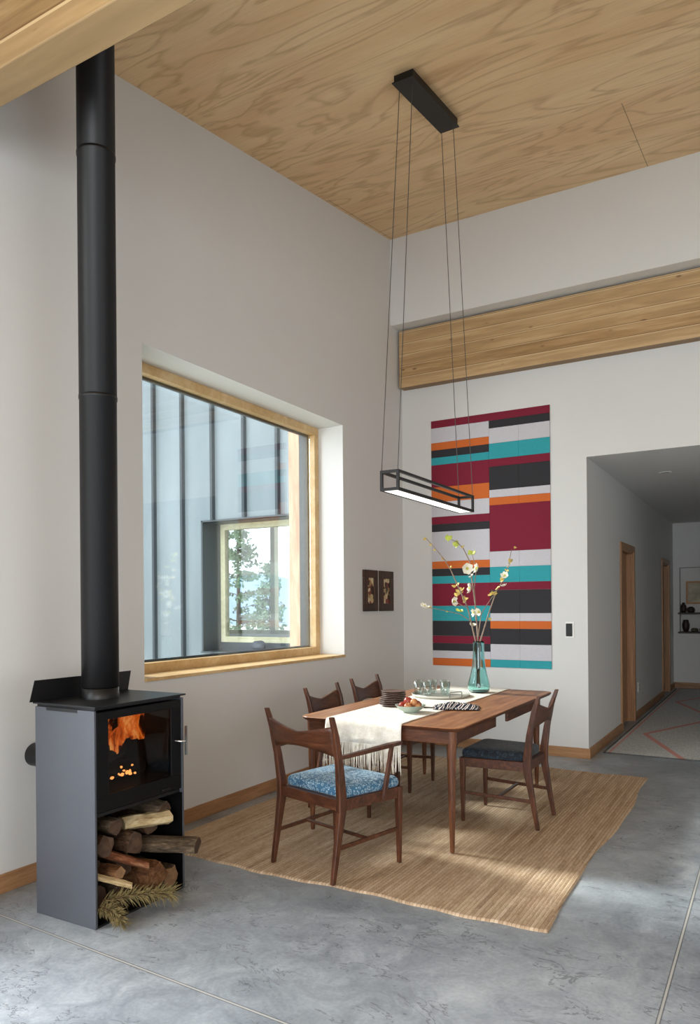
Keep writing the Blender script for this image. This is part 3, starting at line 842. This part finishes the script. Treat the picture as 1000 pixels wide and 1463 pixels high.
# ================================================================== TABLE SETTING
rx0, rx1 = .968, 1.488
o = None
run = thing('table_runner', 'cream woven linen runner with fringed end draped over the table', 'table runner', ((rx0+rx1)/2, TY0, TZ))
path = [(2.045, -.05), (2.046, -.012), (2.038, .0025), (2.0, .003)]
ny = 26
path += [(2.0 - 1.985*k/ny, .003) for k in range(1, ny+1)]
path += [(.002, .0015), (-.008, -.008), (-.012, -.03), (-.014, -.06), (-.017, -.095), (-.02, -.132)]
rwid = (rx1-rx0)
def runf(u, v):
    f = v*(len(path)-1); i = min(int(f), len(path)-2); t_ = f-i
    y = path[i][0]*(1-t_) + path[i+1][0]*t_; z = path[i][1]*(1-t_) + path[i+1][1]*t_
    drop = max(0, -z-.02)
    y -= .05*drop*(1+math.sin(u*13)) + .03*drop*math.sin(u*29+1)
    x = (u-.5)*rwid*(1+.0*drop) + .06*drop*(u-.5)
    if y < .5 and z > -.01: x += .0
    return (x, y, z)
m = MB().grid(runf, 40, (len(path)-1)); m.build('cloth', LINEN, run, solid=.003)
m = MB(); rnd = random.Random(9)
for k in range(96):
    u = (k+.5)/96; p = Vector(runf(u, 1)); l = rnd.uniform(.135, .16)
    dx = rnd.uniform(-.012, .012); dy = rnd.uniform(-.012, .008)
    m.tube([p+Vector((0, 0, .004)), p+Vector((dx*.4, dy*.5-.004, -l*.5)), p+Vector((dx, dy, -l))], [.0022, .0026, .0018], 5)
fr = m.build('fringe', LINEN, run)
TT = TZ + .005

PLATE = plain('stoneware_brown', '#66524a', .38, 0, .1, 10)
prs = ['bottom brown plate of the stack resting on the runner', 'second brown plate from the bottom of the stack', 'third brown plate from the bottom of the stack', 'fourth brown plate, widest upper rim of the stack',
       'first of the smaller brown plates, just above the wider ones', 'second of the smaller brown plates in the stack', 'third of the smaller brown plates, under the topmost', 'topmost brown plate of the stack']
z = TT
pm = {}
for k in range(8):
    big = k < 4; R_ = .096 if big else .085
    if big not in pm:
        prof = [(0, .0), (R_*.6, .0), (R_*.66, .003), (R_*.97, .0115), (R_, .014), (R_*.985, .0165), (R_*.93, .0145), (R_*.66, .0075), (0, .0065)]
        o = MB().lathe(prof, 36).build('plate', PLATE, merge=True); pm[big] = o
    else:
        o = pm[big].copy(); COL.objects.link(o)
    o.location = (1.095 + (0 if big else .006) + rnd.uniform(-.003, .003), -2.445 + rnd.uniform(-.003, .003), z)
    tag(o, prs[k], 'plate', 'stacked brown plates'); z += .0128

CEL = plain('celadon_glaze', '#9fada3', .3, 0, .06, 8)
BX, BY = 1.335, -2.675
o = MB().lathe([(0, 0), (.045, 0), (.047, .006), (.075, .022), (.097, .046), (.1, .048), (.096, .0475), (.072, .026), (.04, .012), (0, .011)], 40).build('fruit_bowl', CEL, merge=True, loc=(BX, BY, TT))
tag(o, 'pale green ceramic bowl of red fruit on the runner', 'bowl')
def fruitmat(name, a, b):
    m_, nt, b_ = newmat(name)
    n = noise_tex(nt, coords(nt), 22, 3)
    nt.links.new(ramp(nt, n, [(.35, lin(a)), (.68, lin(b))]), b_.inputs['Base Color']); b_.inputs['Roughness'].default_value = .32
    return m_
RED = fruitmat('red_apple_skin', '#6e1717', '#a3402f'); BLUSH = fruitmat('blush_apple_skin', '#8f3322', '#c9955f')
STEM = plain('fruit_stem', '#3b2818', .8)
frp = [(-.052, -.012, .034, RED, 'dark red apple resting on the near rim of green bowl'), (-.02, .04, .036, BLUSH, 'blush apple at the far side of green bowl'), (.03, .038, .037, RED, 'red apple at the back of the green bowl beside another'),
       (.055, -.005, .036, BLUSH, 'yellow-red apple on the hallway side of the bowl'), (.008, -.05, .036, BLUSH, 'blush apple at the front of green bowl'), (-.015, -.004, .064, RED, 'topmost bright red apple in the green bowl'), (.032, -.012, .06, BLUSH, 'upper blush apple beside the topmost red one')]
for k, (dx, dy, dz, mt, lb) in enumerate(frp):
    r = .026 + .002*(k % 3)
    prof = [(.001, -.82*r), (.35*r, -.95*r), (.75*r, -.7*r), (r, 0), (.9*r, .5*r), (.55*r, .86*r), (.2*r, .84*r), (.001, .68*r)]
    o = MB().lathe(prof, 18).build('apple', mt, merge=True, loc=(BX+dx, BY+dy, TT+dz+.006)); o.rotation_euler = (rnd.uniform(-.6, .6), rnd.uniform(-.6, .6), 0)
    tag(o, lb, 'fruit', 'apples in the green bowl')
    MB().tube([(0, 0, .66*r), (.002, 0, 1.2*r)], .0012, 5).build('stem', STEM, o)

TRAYM = plain('tray_enamel', '#c9c9c0', .35, .2, .05, 6)
TXc, TYc = 1.175, -1.80
tr = thing('serving_tray', 'round pale metal tray with wire handles holding the glasses', 'tray', (TXc, TYc, TT))
MB().lathe([(0, 0), (.2, 0), (.214, .006), (.22, .022), (.217, .023), (.209, .009), (.196, .005), (0, .005)], 56).build('tray_dish', TRAYM, tr, merge=True)
for s in (-1, 1):
    an = -.62 if s > 0 else -.62+PI
    c_, s_ = math.cos(an), math.sin(an); P = []
    for t_, h in ((-.052, .012), (-.052, .045), (-.046, .052), (.046, .052), (.052, .045), (.052, .012)):
        P.append((.214*c_ - t_*s_, .214*s_ + t_*c_, h))
    MB().tube(P, .0032, 8).build('handle', plain('tray_handle_metal', '#6d6a62', .35, .8), tr)
GL = None
gp = [((.985, -1.79), 'drinking glass standing closest to the window wall on tray'), ((1.085, -1.845), 'drinking glass at the near middle of the tray'), ((1.075, -1.72), 'drinking glass behind two others on the tray'), ((1.165, -1.70), 'drinking glass furthest back on the tray, towards the striped wall art'), ((1.215, -1.80), 'drinking glass nearest the teal vase side on the tray')]
for k, ((x, y), lb) in enumerate(gp):
    if GL is None:
        GL = MB().lathe([(0, 0), (.029, 0), (.031, .003), (.0365, .108), (.0345, .108), (.0295, .009), (0, .008)], 28).build('drinking_glass', CLEAR, merge=True); o = GL
    else:
        o = GL.copy(); COL.objects.link(o)
    o.location = (x, y, TT+.0055); tag(o, lb, 'glass', 'drinking glasses on the tray')

VX, VY = 1.35, -1.44
prof = [(0, 0), (.055, 0), (.075, .008), (.088, .03), (.089, .05), (.082, .085), (.066, .14), (.054, .2), (.047, .27), (.043, .35), (.044, .39), (.046, .405),
        (.043, .405), (.040, .388), (.039, .35), (.043, .27), (.05, .2), (.062, .14), (.077, .085), (.083, .05), (.081, .032), (.07, .014), (.05, .008), (0, .008)]
o = MB().lathe(prof, 48).build('glass_vase', TEAL, merge=True, loc=(VX, VY, TT)); tag(o, 'teal glass vase with flared base holding blossom branches', 'vase')

# blossom branches: (sideways, height, depth) from the vase base
RT = Vector((.866, .499, 0)); FWv = Vector((-.499, .866, 0))
def P3(u, v, dp=0): return RT*((u-684.5)/180.3) + FWv*dp + Vector((0, 0, (988-v)/180.3))
BRK = plain('branch_bark', '#8d7a6b', .8, 0, .3, 30)
PETAL = plain('white_petal', '#f3efe2', .6, 0, .04, 30); HEART = plain('blossom_heart', '#b5b257', .6)
LIME = plain('lime_leaf', '#c3cf5a', .5, 0, .15, 30); YEL = plain('yellow_bud', '#d9c270', .6, 0, .15, 30)
def blossom_mesh(m, c, r, rnd):
    ax = Vector((rnd.uniform(-1,1), rnd.uniform(-1.2,.2), rnd.uniform(-.3,1))).normalized(); u = ax.orthogonal().normalized(); w = ax.cross(u)
    for k in range(6):
        a = 2*PI*k/6 + rnd.uniform(-.2, .2); d = u*math.cos(a) + w*math.sin(a); s = ax.cross(d)
        def fn(p, q, d=d, s=s):
            l = q; wd = .55*math.sin(PI*min(1, .12+.84*q))
            cup = .55*q*q - .1
            return c + (d*l*.95 + s*(p-.5)*2*wd + ax*(cup + .25*(1-abs(2*p-1))*-.3)) * r
        m.grid(fn, 3, 4, 0)
    m.grid(lambda p, q: c + ax*.12*r + (u*math.cos(2*PI*p)*math.sin(PI*q) + w*math.sin(2*PI*p)*math.sin(PI*q) + ax*math.cos(PI*q))*r*.26, 8, 5, 1)
def leaf_mesh(m, c, L, rnd):
    d = Vector((rnd.uniform(-1,1), rnd.uniform(-1,1), rnd.uniform(-.1,1))).normalized(); s = d.orthogonal().normalized(); n_ = d.cross(s)
    m.grid(lambda p, q: c + d*L*q + s*(p-.5)*L*.75*math.sin(PI*min(1, .05+.95*q)) + n_*L*.2*abs(p-.5), 2, 5, 0)
def branch(label, pts, rad, bl, lv, bd, seed, sub=()):
    rnd = random.Random(seed)
    t = thing('blossom_branch', label, 'branch', (VX, VY, TT), 0, 'blossom branches in the teal vase')
    P = [P3(*p) for p in pts]
    m = MB().tube(P, [1.3*rad*(1-.7*i/(len(P)-1)) for i in range(len(P))], 7)
    for q in sub: m.tube([P3(*p) for p in q], [rad*.55]*(len(q)-1)+[rad*.3], 6)
    m.build('stem', BRK, t)
    for (u, v, r) in bl:
        m = MB(); blossom_mesh(m, P3(u, v, rnd.uniform(-.02, .0)), r*1.2, rnd); m.build('blossom', [PETAL, HEART], t)
    for (u, v, L) in lv:
        m = MB()
        for q in range(4): leaf_mesh(m, P3(u, v, rnd.uniform(-.01, .01)), L*rnd.uniform(1.1, 1.6), rnd)
        m.build('leaf', LIME, t)
    if bd:
        for (u, v, r) in bd:
            m = MB()
            c = P3(u, v)
            for q in range(3): leaf_mesh(m, c, r*1.9, rnd)
            m.build('bud', YEL, t)
branch('tall branch leaning over towards the window wall, with yellow buds', [(685, 982, .0), (681, 940, .01), (680, 914, -.012), (668, 867, -.05), (653, 834, -.07), (643, 812, -.08), (634, 798, -.09), (618, 779, -.1), (609, 769, -.1)], .006,
       [(649, 858, .036)], [(657, 872, .03)], [(653, 836, .02), (658, 846, .022), (663, 856, .024), (655, 850, .02), (662, 842, .02), (644, 810, .018), (635, 798, .014), (617, 778, .012), (609, 770, .014), (623, 785, .01)], 1, [[(666, 867, -.05), (650, 858, -.06)]])
branch('branch arching up to lime green leaves at its tip', [(683, 980, 0), (686, 940, .0), (684, 914, .0), (681, 862, .02), (677, 828, .03), (673.5, 800, .03), (664, 781, .02), (655, 773, .01), (647, 769.5, 0)], .0065,
       [(669, 811, .042), (683, 811, .036), (673, 839, .04), (675, 822, .022)], [(642, 771, .035), (655, 779, .035), (677, 791, .034)], [(664, 781, .012)], 2, [[(682, 868, .02), (680, 840, .03), (683, 812, .03), (677, 789, .03)]])
branch('long branch leaning towards the hallway with white buds', [(682, 980, 0), (684, 945, .0), (688, 914, .015), (702, 873, .05), (714, 842, .07), (725, 826, .08), (731, 809, .09), (736.6, 783, .09)], .006,
       [(722, 822, .03), (721, 836, .026), (729, 807, .022)], [], [(717, 829, .02), (732, 803, .02), (700, 885, .014), (737, 783, .012), (725, 815, .014)], 3)
branch('thin twig forking towards the hallway below the long branch', [(684, 978, .0), (686, 940, 0), (683, 912, -.02), (688, 876, -.02), (697, 862, -.02), (705, 851, -.02), (713, 838, -.01)], .0045,
       [(678, 874, .03), (685, 873, .03), (676, 892, .026)], [], [(706, 849, .02), (711, 840, .018), (702, 850, .014)], 4, [[(684, 905, -.02), (678, 876, -.03)]])
branch('low twig reaching sideways to a single white blossom', [(686, 980, 0), (683, 940, -.01), (680, 914, -.02), (672, 886, -.06), (656, 876, -.1), (639, 872, -.13), (620, 868, -.15), (608, 866, -.16)], .0042,
       [(607, 865, .036)], [(640, 873, .012)], [(614, 867, .012)], 5)

# napkin: a crumpled patterned cloth
def napmat():
    m_, nt, b_ = newmat('patterned_napkin')
    v = coords(nt, (1, 1, 1), (0, 0, .4))
    w = node(nt, 'ShaderNodeTexWave', {'Vector': v, 'Scale': 8, 'Distortion': 9.0, 'Detail': 2})
    c = ramp(nt, w.outputs[0], [(0, lin('#141a28')), (.45, lin('#20283a')), (.52, lin('#d9d6cf')), (.7, lin('#e8e5de')), (.8, lin('#b98d80')), (.9, lin('#222a3c'))], 'CONSTANT')
    nt.links.new(c, b_.inputs['Base Color']); b_.inputs['Roughness'].default_value = .9
    return m_
m = MB()
def napf(u, v):
    x = (u-.5)*.30; y = (v-.5)*.2
    e = max(abs(2*u-1), abs(2*v-1)); fall = max(0, 1-e**4)
    z = .006 + fall*(.018 + .014*noise.noise(Vector((u*4.2, v*5, 1))) + .008*math.sin(v*16+u*5)) 
    x += .018*noise.noise(Vector((u*3, v*3, 7))); y += .02*noise.noise(Vector((u*3, v*3, 11)))
    return (x, y, max(.004, z))
m.grid(napf, 40, 30)
o = m.build('cloth_napkin', napmat(), solid=.003, loc=(1.525, -2.36, TZ+.002)); o.rotation_euler = (0, 0, .35)
tag(o, 'crumpled dark and white patterned napkin on bare table wood', 'napkin')
m = MB().bar((0, 0, .004), (.1, .03, .004), .016, .006, w2=.010).bar((.1, .03, .004), (.2, .055, .004), .008, .003)
o = m.build('butter_knife', plain('dark_cutlery', '#2b2b2d', .35, .6), loc=(1.33, -2.46, TT+.001), bevel=.001)
tag(o, 'dark-handled knife lying half under the patterned napkin', 'knife')

# ================================================================== PENDANT LIGHT
pcx, pcy, pz0, pz1 = 1.44, -2.54, 2.105, 2.225
pl = thing('pendant_light', 'black rectangular open-frame pendant light hanging over the dining table', 'pendant light', (pcx, pcy, pz0))
pw, pln, ph, bt = .122, 1.24, pz1-pz0, .016
x0, x1, y0, y1 = -pw/2, pw/2, -pln/2, pln/2
m = MB()
for xx in (x0, x1-bt):
    for zz in (0, ph-bt): m.box((xx, y0, zz), (xx+bt, y1, zz+bt))
    for yy in (y0, y1-bt): m.box((xx, yy, bt), (xx+bt, yy+bt, ph-bt))
for yy in (y0, y1-bt):
    for zz in (0, ph-bt): m.box((x0+bt, yy, zz), (x1-bt, yy+bt, zz+bt))
m.build('light_frame', BLACK, pl)
def lampmat():
    m_, nt, b_ = newmat('led_diffuser')
    b_.inputs['Base Color'].default_value = (.9, .9, .88, 1)
    b_.inputs['Emission Color'].default_value = (1, .97, .92, 1); b_.inputs['Emission Strength'].default_value = 1.3
    return m_
MB().box((x0+bt*.5, y0+bt*.5, .001), (x1-bt*.5, y1-bt*.5, .010)).build('diffuser', lampmat(), pl, label='glowing white light panel')
kx, ky0, ky1 = 1.39, -2.84, -2.05
kz = lambda y: ceil_z(y)
# canopy follows the ceiling slope
def slab(xa, xb, ya, yb, t0, t1):
    vs = []
    for t_ in (t1, t0):
        for (x, y) in ((xa, ya), (xb, ya), (xb, yb), (xa, yb)): vs.append((x-pcx, y-pcy, kz(y)-t_-pz0))
    return vs
CUB = [(0,3,2,1),(4,5,6,7),(0,1,5,4),(1,2,6,5),(2,3,7,6),(3,0,4,7)]
m = MB(); m.add(slab(kx-.066, kx+.066, ky0+.02, ky1-.02, 0, .05), CUB); m.add(slab(kx-.072, kx+.072, ky0, ky1, .05, .058), CUB)
m.build('ceiling_canopy', BLACK, pl, bevel=.002)
for sx in (-1, 1):
    for (ya, yb) in ((ky0+.06, y0+bt/2), (ky1-.05, y1-bt/2)):
        a_ = Vector((kx+sx*.045-pcx, ya-pcy, kz(ya)-.058-pz0)); b_ = Vector((sx*(pw/2-bt/2), yb, ph))
        MB().tube([b_, a_], .0026, 8).build('cable', CABLE, pl)

# ================================================================== WALL ART
AX0, AX1, AX2, AZ0, AZ1 = .334, .952, 1.552, .818, 3.324
art = thing('wall_art', 'tall multicoloured striped felt panel on the back wall', 'wall art', (AX0, 0, AZ0))
FC = {k: plain('felt_'+k, c, .9, 0, .03, 60, .1) for k, c in dict(maroon='#7a1730', grey='#c4c2c8', orange='#c9662a', charcoal='#2d2c30', teal='#2f9aa3').items()}
Lc = [('maroon',1),('grey',2),('orange',1),('charcoal',1),('teal',1),('maroon',3),('orange',2),('grey',2),('maroon',1),('charcoal',1),('grey',4),('orange',1),('charcoal',1),('teal',1),('maroon',3),('teal',2),('charcoal',2),('maroon',1),('charcoal',1),('grey',1),('orange',1)]
Rc = [('maroon',1),('charcoal',1),('grey',2),('teal',2),('maroon',1),('charcoal',3),('grey',1),('orange',1),('maroon',6),('grey',2),('teal',2),('maroon',1),('charcoal',3),('grey',1),('orange',1),('charcoal',2),('grey',2),('teal',1)]
un = (AZ1-AZ0)/33
for cols, xa, xb, sp in ((Lc, 0, AX1-AX0, None), (Rc, AX1-AX0, AX2-AX0, 1.249-AX0)):
    zt = AZ1-AZ0
    for c, n in cols:
        m = MB(); g = .0008
        parts_ = [(xa, xb)] if (sp is None or c == 'maroon') else [(xa, sp), (sp, xb)]
        for (p, q) in parts_: m.box((p+g, -.012, zt-n*un+g), (q-g, -.001, zt-g))
        m.build('felt_stripe', FC[c], art, label=f'{c} stripe'); zt -= n*un

# ================================================================== SMALL WALL THINGS
def collage(name, seed):
    m_, nt, b_ = newmat(name)
    v = coords(nt, (1, 1, 1), (0, 0, 0), (seed, seed*2, seed*3))
    vo = node(nt, 'ShaderNodeTexVoronoi', {'Vector': v, 'Scale': 22})
    s = node(nt, 'ShaderNodeSeparateColor', {0: vo.outputs['Color']})
    c = ramp(nt, s.outputs[0], [(0, lin('#3a2a20')), (.22, lin('#c7ad82')), (.5, lin('#d9c7a2')), (.66, lin('#7c3b2e')), (.8, lin('#a58a5c')), (.92, lin('#241c18'))], 'CONSTANT')
    nt.links.new(c, b_.inputs['Base Color']); b_.inputs['Roughness'].default_value = .6
    return m_
FRM = wood('dark_picture_frame', '#2a1a11', '#3e2718', '#523522', (4, 4, .8), 6, .5)
for k, (ya, yb) in enumerate(((-.893, -.613), (-.563, -.272))):
    t = thing('framed_picture', ('dark-framed narrow abstract picture, closer to the window', 'dark-framed narrow abstract picture, closer to the room corner')[k], 'picture', (0, ya, 1.38), 0, 'pair of dark framed pictures')
    w, h = yb-ya, .398; fw_ = .075
    m = MB(); m.box((.001, 0, 0), (.022, w, fw_)); m.box((.001, 0, h-fw_), (.022, w, h)); m.box((.001, 0, fw_), (.022, fw_, h-fw_)); m.box((.001, w-fw_, fw_), (.022, w, h-fw_))
    m.build('picture_frame', FRM, t, bevel=.004)
    MB().box((.001, fw_, fw_), (.010, w-fw_, h-fw_)).build('picture_print', collage(f'collage{k}', 3+k*4), t)
t = thing('wall_switch', 'black wall control on a white plate beside the hall opening', 'switch', (1.722, 0, 1.192))
MB().box((-.04, -.007, -.075), (.042, -.001, .075)).build('switch_plate', WHITE, t, bevel=.003)
MB().box((-.034, -.016, -.06), (.024, -.007, .06)).build('switch_face', BLACK, t, bevel=.003)
t = thing('wall_outlet', 'white wall outlet low on the hall wall past the first door', 'outlet', (HX, 2.85, .38))
MB().box((.001, -.04, -.06), (.008, .04, .06)).build('outlet_plate', WHITE, t, bevel=.002)
MB().box((.008, -.018, .01), (.0095, .018, .04)).box((.008, -.018, -.04), (.0095, .018, -.01)).build('socket', plain('socket_grey', '#b8b8b5', .5), t)
t = thing('recessed_downlight', 'small round recessed light in the hall ceiling', 'ceiling light', (2.41, 1.27, HZ))
MB().lathe([(.05, -.001), (.062, -.001), (.062, -.006), (.05, -.004)], 28).build('trim_ring', WHITE, t)
MB().lathe([(.0, -.002), (.05, -.002)], 28).build('lens', plain('downlight_lens', '#a9a9a6', .4), t)

# hall runner
def hallrug():
    m_, nt, b_ = newmat('hall_rug_weave')
    v0 = coords(nt); s = node(nt, 'ShaderNodeSeparateXYZ', {0: v0}); x, y = s.outputs[0], s.outputs[1]
    n = noise_tex(nt, coords(nt, (30, 6, 1)), 2, 4)
    c = ramp(nt, n, [(.3, lin('#b4b7b9')), (.7, lin('#d2d4d3'))])  # greys lightened; light on the hall floor is put into the weave
    def lineat(expr, wd, col, k, c):
        return mixc(nt, math_n(nt, 'MULTIPLY', math_n(nt, 'LESS_THAN', math_n(nt, 'ABSOLUTE', expr), wd), k), c, lin(col))
    c = lineat(math_n(nt, 'SUBTRACT', x, .055), .012, '#d6877c', .7, c)
    zz = math_n(nt, 'PINGPONG', math_n(nt, 'ADD', y, .25), 1.5)
    c = lineat(math_n(nt, 'SUBTRACT', math_n(nt, 'SUBTRACT', x, .80), math_n(nt, 'MULTIPLY', zz, -.40)), .03, '#d6877c', .8, c)
    c = lineat(x, .022, '#4f5254', .9, c); c = lineat(y, .02, '#3f4244', .9, c)
    nt.links.new(c, b_.inputs['Base Color']); b_.inputs['Roughness'].default_value = .95
    return m_
o = MB().box((0, 0, 0), (1.25, 6.0, .009)).build('hall_runner_rug', hallrug(), bevel=.003, loc=(1.945, .335, 0)); tag(o, 'long grey rug with pink zigzag lines along the hallway', 'rug')

# niche shelves and things on them
DARKSH = wood('dark_shelf', '#1f1712', '#33261c', '#453528', (.8, 4, 4), 6, .5)
for z_, lb in ((1.268, 'upper dark wooden shelf in the hall-end niche'), (.945, 'lower dark wooden shelf at the foot of the hall-end niche')):
    o = MB().box((NX0-.025, HE-.03, z_-.02), (2.74, HE+.19, z_+.008)).build('niche_shelf', DARKSH, bevel=.002); tag(o, lb, 'shelf', 'niche shelves')
CLAY = plain('dark_clay', '#2c201c', .5, 0, .2, 10)
def pot(prof, x, z_, lb, mt=CLAY, nm='clay_pot'):
    o = MB().lathe(prof, 20).build(nm, mt, merge=True, loc=(x, HE+.07, z_)); tag(o, lb, 'pottery', 'pottery in the hall niche')
zu, zl_ = 1.277, .954
pot([(0, 0), (.04, 0), (.05, .05), (.045, .11), (.02, .15), (.022, .17), (.0, .17)], 2.04, zu, 'dark bottle-shaped pot at the end of the upper niche shelf')
pot([(0, 0), (.05, 0), (.065, .04), (.055, .08), (.02, .1), (0, .1)], 2.155, zu, 'squat dark pot on the upper niche shelf below the picture')
pot([(0, 0), (.035, 0), (.055, .06), (.06, .12), (.045, .17), (.04, .2), (0, .2)], 2.075, zl_, 'tall dark jar at the end of the lower niche shelf')
pot([(0, 0), (.05, 0), (.06, .03), (.04, .06), (0, .06)], 2.21, zl_, 'small low pot on the lower niche shelf', plain('olive_glaze', '#4e4c3b', .5))
pot([(0, 0), (.04, 0), (.05, .04), (.03, .075), (0, .08)], 2.33, zl_, 'small round pot further along the lower niche shelf', plain('olive_glaze_dark', '#3a3a30', .5))
t = thing('framed_picture', 'wood-framed pale picture leaning in the hall-end niche', 'picture', (2.07, HE+.16, 1.42))
m = MB(); ringy(m, 0, .025, 0, .5, 0, .39, .03); m.build('picture_frame', TRIMW, t)
MB().box((.03, .008, .03), (.47, .02, .36)).build('picture_print', plain('pale_print', '#b7ae97', .7, 0, .25, 9), t)

# ================================================================== CAMERA
f, yaw, roll, hyp = 1053.6528, .5226, .0082, 866.1761
cam = bpy.data.cameras.new('camera'); co = bpy.data.objects.new('camera', cam); COL.objects.link(co)
cam.sensor_fit = 'HORIZONTAL'; cam.sensor_width = 36; cam.lens = f*36/1000; cam.shift_y = (hyp-731.5)/1000
cam.clip_start = .05; cam.clip_end = 300
fw_ = Vector((-math.sin(yaw), math.cos(yaw), 0)); rt = Vector((math.cos(yaw), math.sin(yaw), 0)); up = Vector((0, 0, 1))
cr, sr = math.cos(roll), math.sin(roll)
Rc_ = rt*cr - up*sr; Uc = rt*sr + up*cr
M = Matrix.Identity(4)
for i, ax in enumerate((Rc_, Uc, -fw_)):
    for j in range(3): M[j][i] = ax[j]
M.translation = Vector((3.3861, -7.0089, 1.43))
co.matrix_world = M; sc.camera = co

# ================================================================== LIGHT
def area(name, loc, size, power, col, target):
    l = bpy.data.lights.new(name, 'AREA'); l.shape = 'RECTANGLE'; l.size, l.size_y = size; l.energy = power; l.color = col
    o = bpy.data.objects.new(name, l); COL.objects.link(o); o.location = loc
    o.rotation_euler = (Vector(target)-Vector(loc)).to_track_quat('-Z', 'Y').to_euler()
    return o
sun = bpy.data.lights.new('sun', 'SUN'); sun.energy = 7.5; sun.angle = math.radians(9); sun.color = (1, .97, .92)
so = bpy.data.objects.new('sun', sun); COL.objects.link(so)
el, az = math.radians(32), math.radians(3)
so.rotation_euler = Vector((math.cos(az)*math.cos(el), math.sin(az)*math.cos(el), -math.sin(el))).to_track_quat('-Z', 'Y').to_euler()
area('fill_front', (4.3, -10.6, 1.9), (4.2, 2.9), 235, (.94, .98, 1), (4.4, 0, 1.4))  # added fill lamp standing in for sky behind the glazed wall
area('fill_right', (7.5, -6.1, 1.5), (4.0, 2.4), 6, (.95, .98, 1), (0, -5.5, 1.2))  # weak fill lamp added beside the room, its source unseen
area('fill_outside', (-2.5, -6.6, 3.4), (2.4, 4.2), 430, (.96, .98, 1), (-.2, -2.3, 1.9))  # lamp added to brighten the window reveal and sill
area('fill_left', (-1.3, -7.3, 1.9), (3.2, 2.8), 210, (.92, .97, 1), (1.6, -6.2, 0))  # added lamp standing in for sky at the left wall's second opening
w = bpy.data.worlds.new('world'); sc.world = w; w.use_nodes = True
nt = w.node_tree; bg = nt.nodes['Background']
tc = nt.nodes.new('ShaderNodeTexCoord'); sp = node(nt, 'ShaderNodeSeparateXYZ', {0: tc.outputs['Generated']})
n = noise_tex(nt, tc.outputs['Generated'], 3, 5)
sky = ramp(nt, sp.outputs[2], [(0, lin('#e9edf2')), (.5, lin('#c9d8ea'))])
sky = mixc(nt, ramp(nt, n, [(.4, (0,0,0,1)), (.65, (1,1,1,1))]), sky, (1, 1, 1, 1))
nt.links.new(sky, bg.inputs[0]); bg.inputs[1].default_value = 3.0

sc.view_settings.view_transform = 'Standard'; sc.view_settings.look = 'None'; sc.view_settings.exposure = 0; sc.view_settings.gamma = 1
cy_ = sc.cycles; cy_.use_denoising = True; cy_.max_bounces = 12; cy_.diffuse_bounces = 6; cy_.glossy_bounces = 4; cy_.transmission_bounces = 10; cy_.transparent_max_bounces = 24
cy_.sample_clamp_indirect = 6; cy_.caustics_reflective = False; cy_.caustics_refractive = False
